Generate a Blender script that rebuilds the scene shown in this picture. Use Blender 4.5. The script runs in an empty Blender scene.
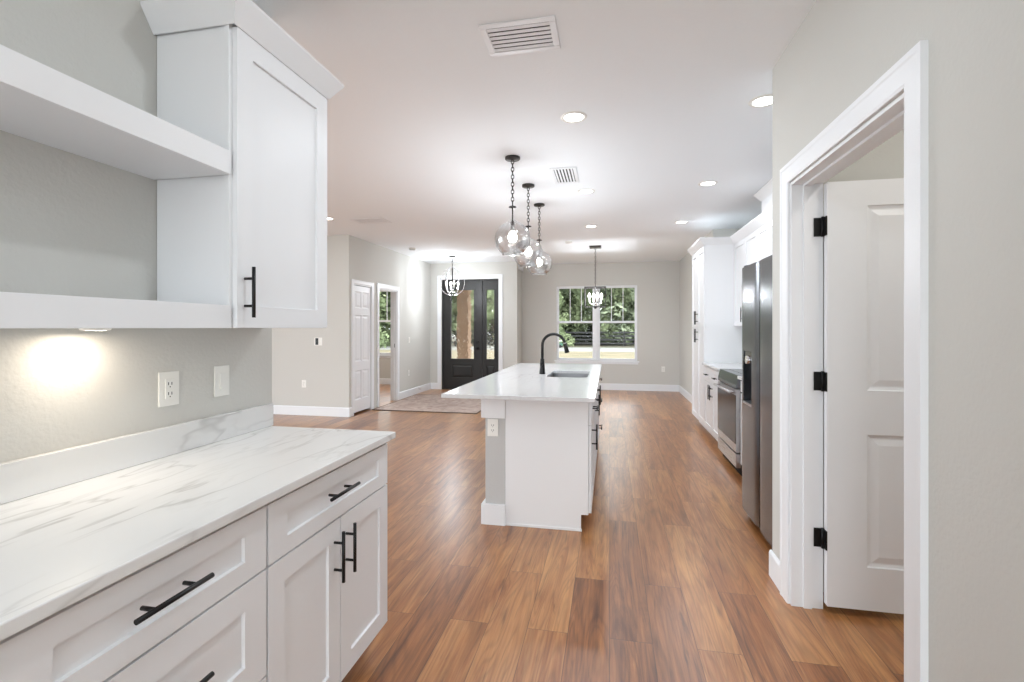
import bpy, bmesh, math, random
from mathutils import Vector, Matrix
random.seed(7)
S = bpy.context.scene
COL = S.collection
PI = math.pi
# ------------------------------------------------------------------ camera, world, light, exposure
CAM_Z = 1.355
CEIL = 2.76
cd = bpy.data.cameras.new('camera')
cam = bpy.data.objects.new('camera', cd); COL.objects.link(cam)
cam.location = (0, 0, CAM_Z)
cam.rotation_euler = (PI/2, 0, math.atan(97.5/484.0))
cd.sensor_fit = 'HORIZONTAL'; cd.sensor_width = 36.0
cd.lens = 484.0/1024*36.0
cd.shift_y = -13.5/1024
cd.clip_start = 0.02; cd.clip_end = 400
S.camera = cam

vs = S.view_settings
S.display_settings.display_device = 'sRGB'
vs.view_transform = 'Standard'; vs.look = 'None'; vs.gamma = 1.0; vs.use_curve_mapping = False
vs.exposure = 0.17

w = bpy.data.worlds.new('world'); S.world = w; w.use_nodes = True
nt = w.node_tree; nt.nodes.clear()
o_ = nt.nodes.new('ShaderNodeOutputWorld'); b_ = nt.nodes.new('ShaderNodeBackground')
b_.inputs[0].default_value = (0.93, 0.97, 1.0, 1); b_.inputs[1].default_value = 4.8
nt.links.new(b_.outputs[0], o_.inputs[0])

def light(name, kind, loc, power, color=(1, 1, 1), rot=(0, 0, 0), size=None, size_y=None, parent=None, spread=None):
    l = bpy.data.lights.new(name, kind); l.energy = power; l.color = color
    if kind == 'AREA':
        l.shape = 'DISK' if size_y is None else 'RECTANGLE'
        l.size = size
        if size_y: l.size_y = size_y
        if spread: l.spread = spread
    elif size is not None:
        l.shadow_soft_size = size
    o = bpy.data.objects.new(name, l); COL.objects.link(o)
    o.location = loc; o.rotation_euler = rot
    if parent: o.parent = parent
    return o
# added fill lamps at the made-up openings on the unseen sides of the room
FILL_COL = (0.82, 0.92, 1.0)
light('fill_living_room', 'AREA', (-7.4, 1.95, 1.35), 115, FILL_COL, (0, -PI/2, 0), 2.3, 3.8)
light('fill_rear', 'AREA', (-0.3, -3.4, 1.35), 38, FILL_COL, (PI/2, 0, 0), 2.0, 2.2)
light('fill_rear_living_room', 'AREA', (-4.6, -3.4, 1.35), 40, FILL_COL, (PI/2, 0, 0), 4.4, 2.2)

# ------------------------------------------------------------------ materials
def srgb(r, g, b):
    f = lambda c: (c/255/12.92) if c/255 <= 0.04045 else ((c/255+0.055)/1.055)**2.4
    return (f(r), f(g), f(b), 1)
def newmat(name):
    m = bpy.data.materials.new(name); m.use_nodes = True
    return m, m.node_tree.nodes, m.node_tree.links, m.node_tree.nodes['Principled BSDF']
def mat(name, col, rough=0.5, metal=0.0, bump=0, bscale=100, spec=None, coat=0):
    m, N, L, p = newmat(name)
    p.inputs['Base Color'].default_value = col
    p.inputs['Roughness'].default_value = rough; p.inputs['Metallic'].default_value = metal
    if spec is not None: p.inputs['Specular IOR Level'].default_value = spec
    if coat: p.inputs['Coat Weight'].default_value = coat
    g = N.new('ShaderNodeNewGeometry'); n = N.new('ShaderNodeTexNoise'); n.inputs['Scale'].default_value = bscale
    L.new(g.outputs['Position'], n.inputs['Vector'])
    if bump:
        b = N.new('ShaderNodeBump'); b.inputs['Strength'].default_value = bump; b.inputs['Distance'].default_value = 0.004
        L.new(n.outputs['Fac'], b.inputs['Height']); L.new(b.outputs[0], p.inputs['Normal'])
    else:
        r = N.new('ShaderNodeMapRange'); r.inputs['To Min'].default_value = rough*0.92; r.inputs['To Max'].default_value = min(1, rough*1.08)
        L.new(n.outputs['Fac'], r.inputs['Value']); L.new(r.outputs[0], p.inputs['Roughness'])
    return m
M = {}
M['wall'] = mat('wall_paint', srgb(207, 206, 201), 0.75, bump=0.35, bscale=70)
M['ceiling'] = mat('ceiling_paint', srgb(244, 248, 251), 0.9, bump=0.25, bscale=60)
M['trim'] = mat('white_trim', srgb(236, 238, 241), 0.4)
M['cab'] = mat('cabinet_lacquer', srgb(236, 237, 239), 0.38)
M['cab_in'] = mat('cabinet_interior', srgb(225, 225, 226), 0.6)
M['black'] = mat('matte_black_metal', srgb(17, 17, 18), 0.4, 0.3)
M['bronze'] = mat('dark_bronze', srgb(62, 60, 58), 0.4, 0.7)
M['darkdoor'] = mat('dark_stained_door', srgb(33, 32, 31), 0.5, bump=0.1, bscale=60)
M['plate'] = mat('white_plastic', srgb(240, 239, 234), 0.35)
M['slot'] = mat('dark_slot', srgb(60, 60, 60), 0.6)
M['gap'] = mat('dark_gap', srgb(14, 14, 15), 0.8)
M['vent_in'] = mat('vent_interior', srgb(38, 38, 40), 0.8)
M['chrome'] = mat('polished_nickel', srgb(215, 215, 218), 0.15, 1.0)
M['blackglass'] = mat('black_glass', srgb(14, 14, 15), 0.12, spec=0.2)
M['sink'] = mat('brushed_steel_sink', srgb(170, 170, 172), 0.32, 1.0)
M['shaft'] = mat('grey_wall_paint', srgb(196, 196, 195), 0.75, bump=0.3, bscale=70)
M['brick'] = mat('porch_column_stone', srgb(146, 120, 98), 0.9, bump=0.8, bscale=12)
M['bark'] = mat('bark', srgb(96, 84, 72), 0.9, bump=0.6, bscale=6)
M['fence'] = mat('black_fence_paint', srgb(42, 42, 42), 0.7)
M['grout'] = mat('concrete', srgb(205, 200, 190), 0.9, bump=0.2, bscale=8)
M['candle'] = mat('candle_sleeve', srgb(230, 228, 220), 0.5)
M['carg'] = mat('green_paint', srgb(70, 110, 92), 0.4)
M['carw'] = mat('white_paint', srgb(235, 235, 235), 0.4)
M['tyre'] = mat('tyre_rubber', srgb(30, 30, 30), 0.8)

def steel(name, col, rough):
    m, N, L, p = newmat(name)
    p.inputs['Base Color'].default_value = col; p.inputs['Metallic'].default_value = 1
    g = N.new('ShaderNodeNewGeometry'); mp = N.new('ShaderNodeMapping'); mp.inputs['Scale'].default_value = (2, 2, 260)
    n = N.new('ShaderNodeTexNoise'); n.inputs['Scale'].default_value = 1.5; n.inputs['Detail'].default_value = 3
    L.new(g.outputs['Position'], mp.inputs[0]); L.new(mp.outputs[0], n.inputs[0])
    r = N.new('ShaderNodeMapRange'); r.inputs['To Min'].default_value = rough*0.7; r.inputs['To Max'].default_value = rough*1.3
    L.new(n.outputs['Fac'], r.inputs['Value']); L.new(r.outputs[0], p.inputs['Roughness'])
    return m
M['steel'] = steel('stainless_steel', srgb(196, 196, 198), 0.3)
M['steel_dark'] = steel('dark_stainless_steel', srgb(118, 121, 126), 0.24)

def emis(name, col, s):
    m, N, L, p = newmat(name)
    p.inputs['Base Color'].default_value = (1, 1, 1, 1)
    p.inputs['Emission Color'].default_value = col; p.inputs['Emission Strength'].default_value = s
    return m
M['lens'] = emis('lit_diffuser', (1, 0.98, 0.95, 1), 9)
M['bulb'] = emis('lit_bulb', (1, 0.96, 0.9, 1), 10)
M['puck'] = emis('lit_puck', (1, 0.95, 0.85, 1), 12)

def glass(name, tint, gloss, rough=0.0, bump=0, body=0.0):
    m = bpy.data.materials.new(name); m.use_nodes = True
    N = m.node_tree.nodes; L = m.node_tree.links; N.clear()
    o = N.new('ShaderNodeOutputMaterial'); mx = N.new('ShaderNodeMixShader')
    t = N.new('ShaderNodeBsdfTransparent'); t.inputs[0].default_value = tint
    g = N.new('ShaderNodeBsdfGlossy'); g.inputs['Roughness'].default_value = rough
    lw = N.new('ShaderNodeLayerWeight'); lw.inputs[0].default_value = gloss
    nz = N.new('ShaderNodeTexNoise'); nz.inputs['Scale'].default_value = 30
    if bump:
        b = N.new('ShaderNodeBump'); b.inputs['Strength'].default_value = bump; L.new(nz.outputs[0], b.inputs['Height'])
        L.new(b.outputs[0], g.inputs['Normal']); L.new(b.outputs[0], lw.inputs['Normal'])
    L.new(lw.outputs['Facing' if body else 'Fresnel'], mx.inputs[0]); L.new(t.outputs[0], mx.inputs[1]); L.new(g.outputs[0], mx.inputs[2])
    L.new(mx.outputs[0], o.inputs[0])
    return m
M['pane'] = glass('window_glass', (0.97, 0.98, 0.98, 1), 0.08)
M['globe'] = glass('clear_globe_glass', (0.96, 0.96, 0.96, 1), 0.30, 0.07, 0.35, body=1)
def rippled():
    m, N, L, p = newmat('rippled_privacy_glass')
    p.inputs['Base Color'].default_value = (0.95, 0.95, 0.95, 1)
    p.inputs['Transmission Weight'].default_value = 1; p.inputs['Roughness'].default_value = 0.06; p.inputs['IOR'].default_value = 1.25
    g = N.new('ShaderNodeNewGeometry'); v = N.new('ShaderNodeTexVoronoi'); v.inputs['Scale'].default_value = 14
    b = N.new('ShaderNodeBump'); b.inputs['Strength'].default_value = 0.8; b.inputs['Distance'].default_value = 0.02
    L.new(g.outputs['Position'], v.inputs['Vector']); L.new(v.outputs['Distance'], b.inputs['Height']); L.new(b.outputs[0], p.inputs['Normal'])
    return m
M['ripple'] = rippled()

def wood_floor():
    m, N, L, p = newmat('oak_plank_floor')
    g = N.new('ShaderNodeNewGeometry'); sx = N.new('ShaderNodeSeparateXYZ'); L.new(g.outputs['Position'], sx.inputs[0])
    cb = N.new('ShaderNodeCombineXYZ'); L.new(sx.outputs['Y'], cb.inputs[0]); L.new(sx.outputs['X'], cb.inputs[1])
    def brick(c1, c2, mort, msize):
        b = N.new('ShaderNodeTexBrick'); b.offset = 0.37; b.offset_frequency = 2; b.squash = 1.0
        b.inputs['Color1'].default_value = c1; b.inputs['Color2'].default_value = c2; b.inputs['Mortar'].default_value = mort
        b.inputs['Scale'].default_value = 1; b.inputs['Mortar Size'].default_value = msize; b.inputs['Mortar Smooth'].default_value = 0.3
        b.inputs['Brick Width'].default_value = 1.32; b.inputs['Row Height'].default_value = 0.1815
        L.new(cb.outputs[0], b.inputs['Vector']); return b
    rnd = brick((0, 0, 0, 1), (1, 1, 1, 1), (0.5, 0.5, 0.5, 1), 0.0)
    seam = brick((1, 1, 1, 1), (1, 1, 1, 1), (0, 0, 0, 1), 0.0016)
    # grain coordinates, shifted board by board
    off = N.new('ShaderNodeVectorMath'); off.operation = 'MULTIPLY_ADD'
    off.inputs[1].default_value = (37.0, 53.0, 11.0)
    L.new(rnd.outputs['Color'], off.inputs[0]); L.new(g.outputs['Position'], off.inputs[2])
    def noise(sx_, sy_, sc, det, dist=0.0, rough=0.6):
        mp = N.new('ShaderNodeMapping'); mp.inputs['Scale'].default_value = (sx_, sy_, 1)
        n = N.new('ShaderNodeTexNoise'); n.inputs['Scale'].default_value = sc; n.inputs['Detail'].default_value = det
        n.inputs['Distortion'].default_value = dist; n.inputs['Roughness'].default_value = rough
        L.new(off.outputs[0], mp.inputs[0]); L.new(mp.outputs[0], n.inputs['Vector']); return n
    n1 = noise(11, 0.9, 1.0, 8, 1.4, 0.66); n2 = noise(95, 2.4, 1.0, 4, 0.3); n3 = noise(3.0, 0.9, 1.0, 3, 1.5); n4 = noise(16, 1.1, 1.0, 3, 2.2)
    r1 = N.new('ShaderNodeValToRGB'); e = r1.color_ramp.elements
    e[0].position = 0.33; e[0].color = srgb(98, 54, 26); e[1].position = 0.70; e[1].color = srgb(196, 142, 88)
    k = r1.color_ramp.elements.new(0.5); k.color = srgb(156, 99, 54)
    def mth(op, a, b):
        q = N.new('ShaderNodeMath'); q.operation = op
        for i, x in enumerate((a, b)):
            if isinstance(x, (int, float)): q.inputs[i].default_value = x
            else: L.new(x, q.inputs[i])
        return q.outputs[0]
    s = mth('ADD', mth('MULTIPLY', n1.outputs['Fac'], 0.55), mth('MULTIPLY', n3.outputs['Fac'], 0.25))
    s = mth('ADD', s, mth('MULTIPLY', n2.outputs['Fac'], 0.26))
    bw = N.new('ShaderNodeRGBToBW'); L.new(rnd.outputs['Color'], bw.inputs[0])
    s = mth('ADD', s, mth('MULTIPLY', mth('SUBTRACT', bw.outputs[0], 0.5), 0.19))
    L.new(s, r1.inputs[0])
    # dark knots and mineral streaks
    r2 = N.new('ShaderNodeValToRGB'); r2.color_ramp.elements[0].position = 0.30; r2.color_ramp.elements[0].color = (0.45, 0.42, 0.42, 1)
    r2.color_ramp.elements[1].position = 0.42; r2.color_ramp.elements[1].color = (1, 1, 1, 1)
    L.new(n4.outputs['Fac'], r2.inputs[0])
    m1 = N.new('ShaderNodeMix'); m1.data_type = 'RGBA'; m1.blend_type = 'MULTIPLY'; m1.inputs[0].default_value = 0.75
    L.new(r1.outputs[0], m1.inputs[6]); L.new(r2.outputs[0], m1.inputs[7])
    n5 = noise(5.2, 0.42, 1.0, 2, 0.6)
    ring = mth('POWER', mth('ADD', mth('MULTIPLY', mth('SINE', mth('MULTIPLY', n5.outputs['Fac'], 150.0), 0.0), 0.5), 0.5), 2.5)
    dark = mth('SUBTRACT', 1.0, mth('MULTIPLY', ring, mth('MULTIPLY', n2.outputs['Fac'], 0.42)))
    m1b = N.new('ShaderNodeMix'); m1b.data_type = 'RGBA'; m1b.blend_type = 'MULTIPLY'; m1b.inputs[0].default_value = 1.0
    L.new(m1.outputs[2], m1b.inputs[6]); L.new(dark, m1b.inputs[7]); m1 = m1b
    m2 = N.new('ShaderNodeMix'); m2.data_type = 'RGBA'; m2.blend_type = 'MULTIPLY'; m2.inputs[0].default_value = 0.6
    L.new(m1.outputs[2], m2.inputs[6]); L.new(seam.outputs['Color'], m2.inputs[7])
    L.new(m2.outputs[2], p.inputs['Base Color'])
    rr = N.new('ShaderNodeMapRange'); rr.inputs['To Min'].default_value = 0.26; rr.inputs['To Max'].default_value = 0.40
    L.new(n2.outputs['Fac'], rr.inputs['Value']); L.new(rr.outputs[0], p.inputs['Roughness'])
    p.inputs['Coat Weight'].default_value = 0.5; p.inputs['Coat Roughness'].default_value = 0.3
    b = N.new('ShaderNodeBump'); b.inputs['Strength'].default_value = 0.25; b.inputs['Distance'].default_value = 0.002
    hh = mth('ADD', mth('MULTIPLY', n2.outputs['Fac'], 0.4), seam.outputs['Color'])
    L.new(hh, b.inputs['Height']); L.new(b.outputs[0], p.inputs['Normal'])
    return m
M['floor'] = wood_floor()

def quartz(name, amount, base=(231, 231, 230)):
    m, N, L, p = newmat(name)
    g = N.new('ShaderNodeNewGeometry')
    mp = N.new('ShaderNodeMapping'); mp.inputs['Rotation'].default_value = (0.3, 0.25, -0.72); mp.inputs['Scale'].default_value = (2.6, 0.55, 1.4)
    L.new(g.outputs['Position'], mp.inputs[0])
    def vein(scale, width, seed, det=4):
        n = N.new('ShaderNodeTexNoise'); n.noise_dimensions = '4D'; n.inputs['W'].default_value = seed
        n.inputs['Scale'].default_value = scale; n.inputs['Detail'].default_value = det; n.inputs['Distortion'].default_value = 0.35; n.inputs['Roughness'].default_value = 0.5
        L.new(mp.outputs[0], n.inputs['Vector'])
        a = N.new('ShaderNodeMath'); a.operation = 'SUBTRACT'; a.inputs[1].default_value = 0.5; L.new(n.outputs['Fac'], a.inputs[0])
        b = N.new('ShaderNodeMath'); b.operation = 'ABSOLUTE'; L.new(a.outputs[0], b.inputs[0])
        r = N.new('ShaderNodeMapRange'); r.inputs['From Min'].default_value = 0; r.inputs['From Max'].default_value = width
        r.inputs['To Min'].default_value = 1; r.inputs['To Max'].default_value = 0; L.new(b.outputs[0], r.inputs['Value'])
        return r.outputs[0]
    def mask(scale, seed, lo, hi):
        n = N.new('ShaderNodeTexNoise'); n.noise_dimensions = '4D'; n.inputs['W'].default_value = seed; n.inputs['Scale'].default_value = scale
        L.new(g.outputs['Position'], n.inputs['Vector'])
        r = N.new('ShaderNodeMapRange'); r.inputs['From Min'].default_value = lo; r.inputs['From Max'].default_value = hi
        L.new(n.outputs['Fac'], r.inputs['Value']); return r.outputs[0]
    def mul(a, b):
        q = N.new('ShaderNodeMath'); q.operation = 'MULTIPLY'
        for i, x in enumerate((a, b)):
            if isinstance(x, (int, float)): q.inputs[i].default_value = x
            else: L.new(x, q.inputs[i])
        return q.outputs[0]
    def add(a, b):
        q = N.new('ShaderNodeMath'); q.operation = 'ADD'; q.use_clamp = True; L.new(a, q.inputs[0]); L.new(b, q.inputs[1]); return q.outputs[0]
    v1 = mul(mul(vein(1.7, 0.010, 3.1), mask(1.6, 9.0, 0.42, 0.68)), 0.6)
    v2 = mul(mul(vein(1.7, 0.05, 3.1), mask(1.6, 9.0, 0.42, 0.66)), 0.09)
    v3 = mul(mul(vein(2.6, 0.018, 7.7), mask(2.3, 4.0, 0.40, 0.62)), 0.26)
    tot = mul(add(add(v1, v2), v3), amount)
    mx = N.new('ShaderNodeMix'); mx.data_type = 'RGBA'
    mx.inputs[6].default_value = srgb(*base); mx.inputs[7].default_value = srgb(128, 124, 120)
    L.new(tot, mx.inputs[0]); L.new(mx.outputs[2], p.inputs['Base Color'])
    p.inputs['Roughness'].default_value = 0.16
    return m
M['quartz'] = quartz('white_veined_quartz', 0.9)
M['quartz_light'] = quartz('white_quartz_faint_veins', 0.4, (216, 216, 217))

def rug_mat():
    m, N, L, p = newmat('faded_rug')
    g = N.new('ShaderNodeNewGeometry'); n = N.new('ShaderNodeTexNoise'); n.inputs['Scale'].default_value = 4.5; n.inputs['Detail'].default_value = 5; n.inputs['Distortion'].default_value = 2
    v = N.new('ShaderNodeTexVoronoi'); v.feature = 'DISTANCE_TO_EDGE'; v.inputs['Scale'].default_value = 3.5
    L.new(g.outputs['Position'], n.inputs['Vector']); L.new(n.outputs['Color'], v.inputs['Vector'])
    r = N.new('ShaderNodeValToRGB'); r.color_ramp.elements[0].color = srgb(150, 124, 112); r.color_ramp.elements[0].position = 0.3
    r.color_ramp.elements[1].color = srgb(196, 178, 168); r.color_ramp.elements[1].position = 0.7
    L.new(n.outputs['Fac'], r.inputs[0]); L.new(r.outputs[0], p.inputs['Base Color']); p.inputs['Roughness'].default_value = 0.55
    return m
M['rug'] = rug_mat()
def ground_mat(name, c1, c2, sc):
    m, N, L, p = newmat(name)
    g = N.new('ShaderNodeNewGeometry'); n = N.new('ShaderNodeTexNoise'); n.inputs['Scale'].default_value = sc; n.inputs['Detail'].default_value = 6
    L.new(g.outputs['Position'], n.inputs['Vector'])
    r = N.new('ShaderNodeValToRGB'); r.color_ramp.elements[0].color = c1; r.color_ramp.elements[0].position = 0.35
    r.color_ramp.elements[1].color = c2; r.color_ramp.elements[1].position = 0.65
    L.new(n.outputs['Fac'], r.inputs[0]); L.new(r.outputs[0], p.inputs['Base Color']); p.inputs['Roughness'].default_value = 0.95
    return m
M['drygrass'] = ground_mat('dry_lawn', srgb(104, 98, 74), srgb(128, 116, 92), 0.8)
M['road'] = ground_mat('pale_gravel_road', srgb(126, 126, 122), srgb(138, 137, 132), 2)
M['verge'] = ground_mat('far_verge', srgb(76, 76, 60), srgb(100, 94, 76), 1.2)
LEAF = [ground_mat('leaves_dark', srgb(76, 86, 62), srgb(112, 122, 88), 0.8),
        ground_mat('leaves_mid', srgb(104, 120, 84), srgb(150, 162, 122), 0.7),
        ground_mat('leaves_pale', srgb(122, 136, 110), srgb(160, 170, 140), 0.7)]

# ------------------------------------------------------------------ object helpers
def tag(o, label=None, cat=None, group=None, kind=None):
    if label: o['label'] = label
    if cat: o['category'] = cat
    if group: o['group'] = group
    if kind: o['kind'] = kind
    return o
def empty(name, loc, label, cat, group=None):
    o = bpy.data.objects.new(name, None); COL.objects.link(o); o.location = loc; o.empty_display_size = 0.1
    return tag(o, label, cat, group)
class MB:
    def __init__(s): s.v = []; s.f = []; s.sm = []
    def add(s, vs_, fs, smooth=False):
        k = len(s.v); s.v += [tuple(v) for v in vs_]; s.f += [[i+k for i in f] for f in fs]; s.sm += [smooth]*len(fs); return s
    def box(s, a, b):
        x0, y0, z0 = (min(a[i], b[i]) for i in range(3)); x1, y1, z1 = (max(a[i], b[i]) for i in range(3))
        return s.add([(x0,y0,z0),(x1,y0,z0),(x1,y1,z0),(x0,y1,z0),(x0,y0,z1),(x1,y0,z1),(x1,y1,z1),(x0,y1,z1)],
                     [(0,3,2,1),(4,5,6,7),(0,1,5,4),(1,2,6,5),(2,3,7,6),(3,0,4,7)])
    def tube(s, pts, r, n=12, caps=True, closed=False):
        pts = [Vector(p) for p in pts]; rs = r if isinstance(r, (list, tuple)) else [r]*len(pts)
        m = len(pts); vs_ = []; prev = None
        for i, p in enumerate(pts):
            if closed: t = pts[(i+1) % m]-pts[i-1]
            else: t = pts[min(i+1, m-1)]-pts[max(i-1, 0)]
            if t.length < 1e-9: t = Vector((0, 0, 1))
            t.normalize()
            if prev is None: u = t.orthogonal().normalized()
            else:
                u = prev-t*prev.dot(t)
                u = u.normalized() if u.length > 1e-6 else t.orthogonal().normalized()
            prev = u; w_ = t.cross(u)
            for k in range(n):
                a = 2*PI*k/n; vs_.append(p+(u*math.cos(a)+w_*math.sin(a))*rs[i])
        fs = []
        for i in range(m if closed else m-1):
            j = (i+1) % m
            for k in range(n): fs.append((i*n+k, i*n+(k+1) % n, j*n+(k+1) % n, j*n+k))
        s.add(vs_, fs, True)
        if caps and not closed: s.f += [[len(s.v)-m*n+k for k in range(n)][::-1], [len(s.v)-n+k for k in range(n)]]; s.sm += [False, False]
        return s
    def lathe(s, c, prof, n=28, smooth=True, axis='Z'):
        vs_ = []
        for r, z in prof:
            for k in range(n):
                a = 2*PI*k/n
                vs_.append((c[0]+r*math.cos(a), c[1]+r*math.sin(a), c[2]+z))
        fs = [(i*n+k, i*n+(k+1) % n, (i+1)*n+(k+1) % n, (i+1)*n+k) for i in range(len(prof)-1) for k in range(n)]
        return s.add(vs_, fs, smooth)
    def disc(s, c, r, n=28, up=False):
        vs_ = [(c[0]+r*math.cos(2*PI*k/n), c[1]+r*math.sin(2*PI*k/n), c[2]) for k in range(n)]
        return s.add(vs_, [list(range(n)) if up else list(range(n))[::-1]])
    def sphere(s, c, r, n=16, m=10):
        prof = [(max(1e-4, r*math.sin(PI*i/m)), -r*math.cos(PI*i/m)) for i in range(m+1)]
        return s.lathe(c, prof, n)
    def build(s, name, mt, parent=None, bevel=0, recalc=True, origin=None):
        me = bpy.data.meshes.new(name)
        if parent is not None: L0 = world_loc(parent)
        else: L0 = Vector(origin) if origin else Vector((0, 0, 0))
        me.from_pydata([Vector(v)-L0 for v in s.v], [], s.f)
        for p, q in zip(me.polygons, s.sm): p.use_smooth = q
        if recalc:
            bm = bmesh.new(); bm.from_mesh(me); bmesh.ops.recalc_face_normals(bm, faces=bm.faces); bm.to_mesh(me); bm.free()
        me.materials.append(mt); me.update()
        o = bpy.data.objects.new(name, me); COL.objects.link(o)
        if parent is not None: o.parent = parent
        else: o.location = L0
        if bevel:
            b = o.modifiers.new('bevel', 'BEVEL'); b.width = bevel; b.segments = 2; b.limit_method = 'ANGLE'; b.angle_limit = 0.6
        return o
def world_loc(o):
    v = Vector((0, 0, 0))
    while o is not None: v += Vector(o.location); o = o.parent
    return v
def B(*a): return MB().box(*a)
def struct(o): o['kind'] = 'structure'; return o
class Fr:
    """face frame: a = along the face, z = up, n = outwards"""
    def __init__(s, O, U, Nn): s.O = Vector(O); s.U = Vector(U); s.N = Vector(Nn)
    def p(s, a, z, n): return s.O+s.U*a+Vector((0, 0, z))+s.N*n
    def box(s, mb, a0, a1, z0, z1, n0, n1): return mb.box(s.p(a0, z0, n0), s.p(a1, z1, n1))
def slab(fr, a0, a1, z0, z1, t, rects, profile=None, n=0.0, mb=None):
    """slab whose front is at n; rects become recessed panels (profile of (inset, depth) rings) or through holes (profile None)"""
    mb = mb or MB()
    xs = sorted({a0, a1, *[r[0] for r in rects], *[r[1] for r in rects]}); zs = sorted({z0, z1, *[r[2] for r in rects], *[r[3] for r in rects]})
    def inside(x, z): return any(r[0] < x < r[1] and r[2] < z < r[3] for r in rects)
    def q(pts): mb.add([fr.p(*p) for p in pts], [(0, 1, 2, 3)])
    for i in range(len(xs)-1):
        for j in range(len(zs)-1):
            if inside((xs[i]+xs[i+1])/2, (zs[j]+zs[j+1])/2):
                if profile is not None: q([(xs[i], zs[j], n-t), (xs[i], zs[j+1], n-t), (xs[i+1], zs[j+1], n-t), (xs[i+1], zs[j], n-t)])
                continue
            for nn in (n, n-t):
                q([(xs[i], zs[j], nn), (xs[i+1], zs[j], nn), (xs[i+1], zs[j+1], nn), (xs[i], zs[j+1], nn)])
    for (p, r) in (((a0, z0), (a1, z0)), ((a1, z0), (a1, z1)), ((a1, z1), (a0, z1)), ((a0, z1), (a0, z0))):
        q([(p[0], p[1], n), (r[0], r[1], n), (r[0], r[1], n-t), (p[0], p[1], n-t)])
    for r in rects:
        if profile is None:
            c = [(r[0], r[2]), (r[1], r[2]), (r[1], r[3]), (r[0], r[3])]
            for k in range(4):
                p, s_ = c[k], c[(k+1) % 4]; q([(*p, n), (*s_, n), (*s_, n-t), (*p, n-t)])
        else:
            rings = [[(r[0]+i, r[2]+i, n-d), (r[1]-i, r[2]+i, n-d), (r[1]-i, r[3]-i, n-d), (r[0]+i, r[3]-i, n-d)] for i, d in profile]
            for A_, B_ in zip(rings, rings[1:]):
                for k in range(4): q([A_[k], A_[(k+1) % 4], B_[(k+1) % 4], B_[k]])
            q(rings[-1])
    bm_merge = mb
    return bm_merge
def weld(o):
    bm = bmesh.new(); bm.from_mesh(o.data); bmesh.ops.remove_doubles(bm, verts=bm.verts, dist=1e-5)
    bmesh.ops.recalc_face_normals(bm, faces=bm.faces); bm.to_mesh(o.data); bm.free(); return o
SHAKER = [(0, 0), (0.0015, 0.009)]
MOLDED = [(0, 0), (0.004, 0.006), (0.016, 0.010), (0.022, 0.010), (0.05, 0.003)]
def shaker(fr, a0, a1, z0, z1, name, parent, fw=0.068, t=0.019, n=0.020, mt=None, g=0.0015, fh=None):
    fh = fh or fw
    mb = slab(fr, a0+g, a1-g, z0+g, z1-g, t, [(a0+g+fw, a1-g-fw, z0+g+fh, z1-g-fh)], SHAKER, n)
    return weld(mb.build(name, mt or M['cab'], parent))
def bar(fr, a, z, length, vertical, n, parent, r=0.0058):
    mb = MB(); h = length/2; e = length*0.27; N1 = n+0.034
    if vertical: P = lambda s, nn: fr.p(a, z+s, nn)
    else: P = lambda s, nn: fr.p(a+s, z, nn)
    mb.tube([P(-h, N1), P(h, N1)], r, 12)
    for s in (-e, e): mb.tube([P(s, n), P(s, N1)], r*0.8, 10)
    o = mb.build('bar_pull', M['black'], parent); o['label'] = 'matte black bar pull'
    return o
def plate(name, label, cat, fr, a, z, w_=0.07, h_=0.115, kind='outlet', mt=None, group=None):
    root = empty(name, tuple(fr.p(a, z, 0)), label, cat, group)
    weld(slab(fr, a-w_/2, a+w_/2, z-h_/2, z+h_/2, 0.006, [], [(0, 0)], 0.006).build('cover_plate', M['plate'], root, 0.0015))
    if kind == 'outlet':
        mb = MB(); fr.box(mb, a-0.017, a+0.017, z-0.034, z+0.034, 0.006, 0.009)
        mb.build('receptacle', M['plate'], root, 0.001)
        mb = MB()
        for zz in (z+0.017, z-0.017):
            fr.box(mb, a-0.008, a-0.005, zz-0.004, zz+0.006, 0.009, 0.0093); fr.box(mb, a+0.005, a+0.008, zz-0.004, zz+0.006, 0.009, 0.0093)
            fr.box(mb, a-0.002, a+0.002, zz-0.012, zz-0.008, 0.009, 0.0093)
        mb.build('contact_slots', M['slot'], root)
    else:
        mb = MB(); fr.box(mb, a-0.017, a+0.017, z-0.034, z+0.034, 0.006, 0.0075); mb.build('switch_frame', M['plate'], root)
        mb = MB(); mb.add([fr.p(a-0.014, z-0.030, 0.0075), fr.p(a+0.014, z-0.030, 0.0075), fr.p(a+0.014, z+0.030, 0.0075), fr.p(a-0.014, z+0.030, 0.0075),
                           fr.p(a-0.014, z-0.030, 0.0135), fr.p(a+0.014, z-0.030, 0.0135), fr.p(a+0.014, z+0.030, 0.009), fr.p(a-0.014, z+0.030, 0.009)],
                          [(0,3,2,1),(4,5,6,7),(0,1,5,4),(1,2,6,5),(2,3,7,6),(3,0,4,7)])
        mb.build('rocker', M['plate'], root)
    return root

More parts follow.
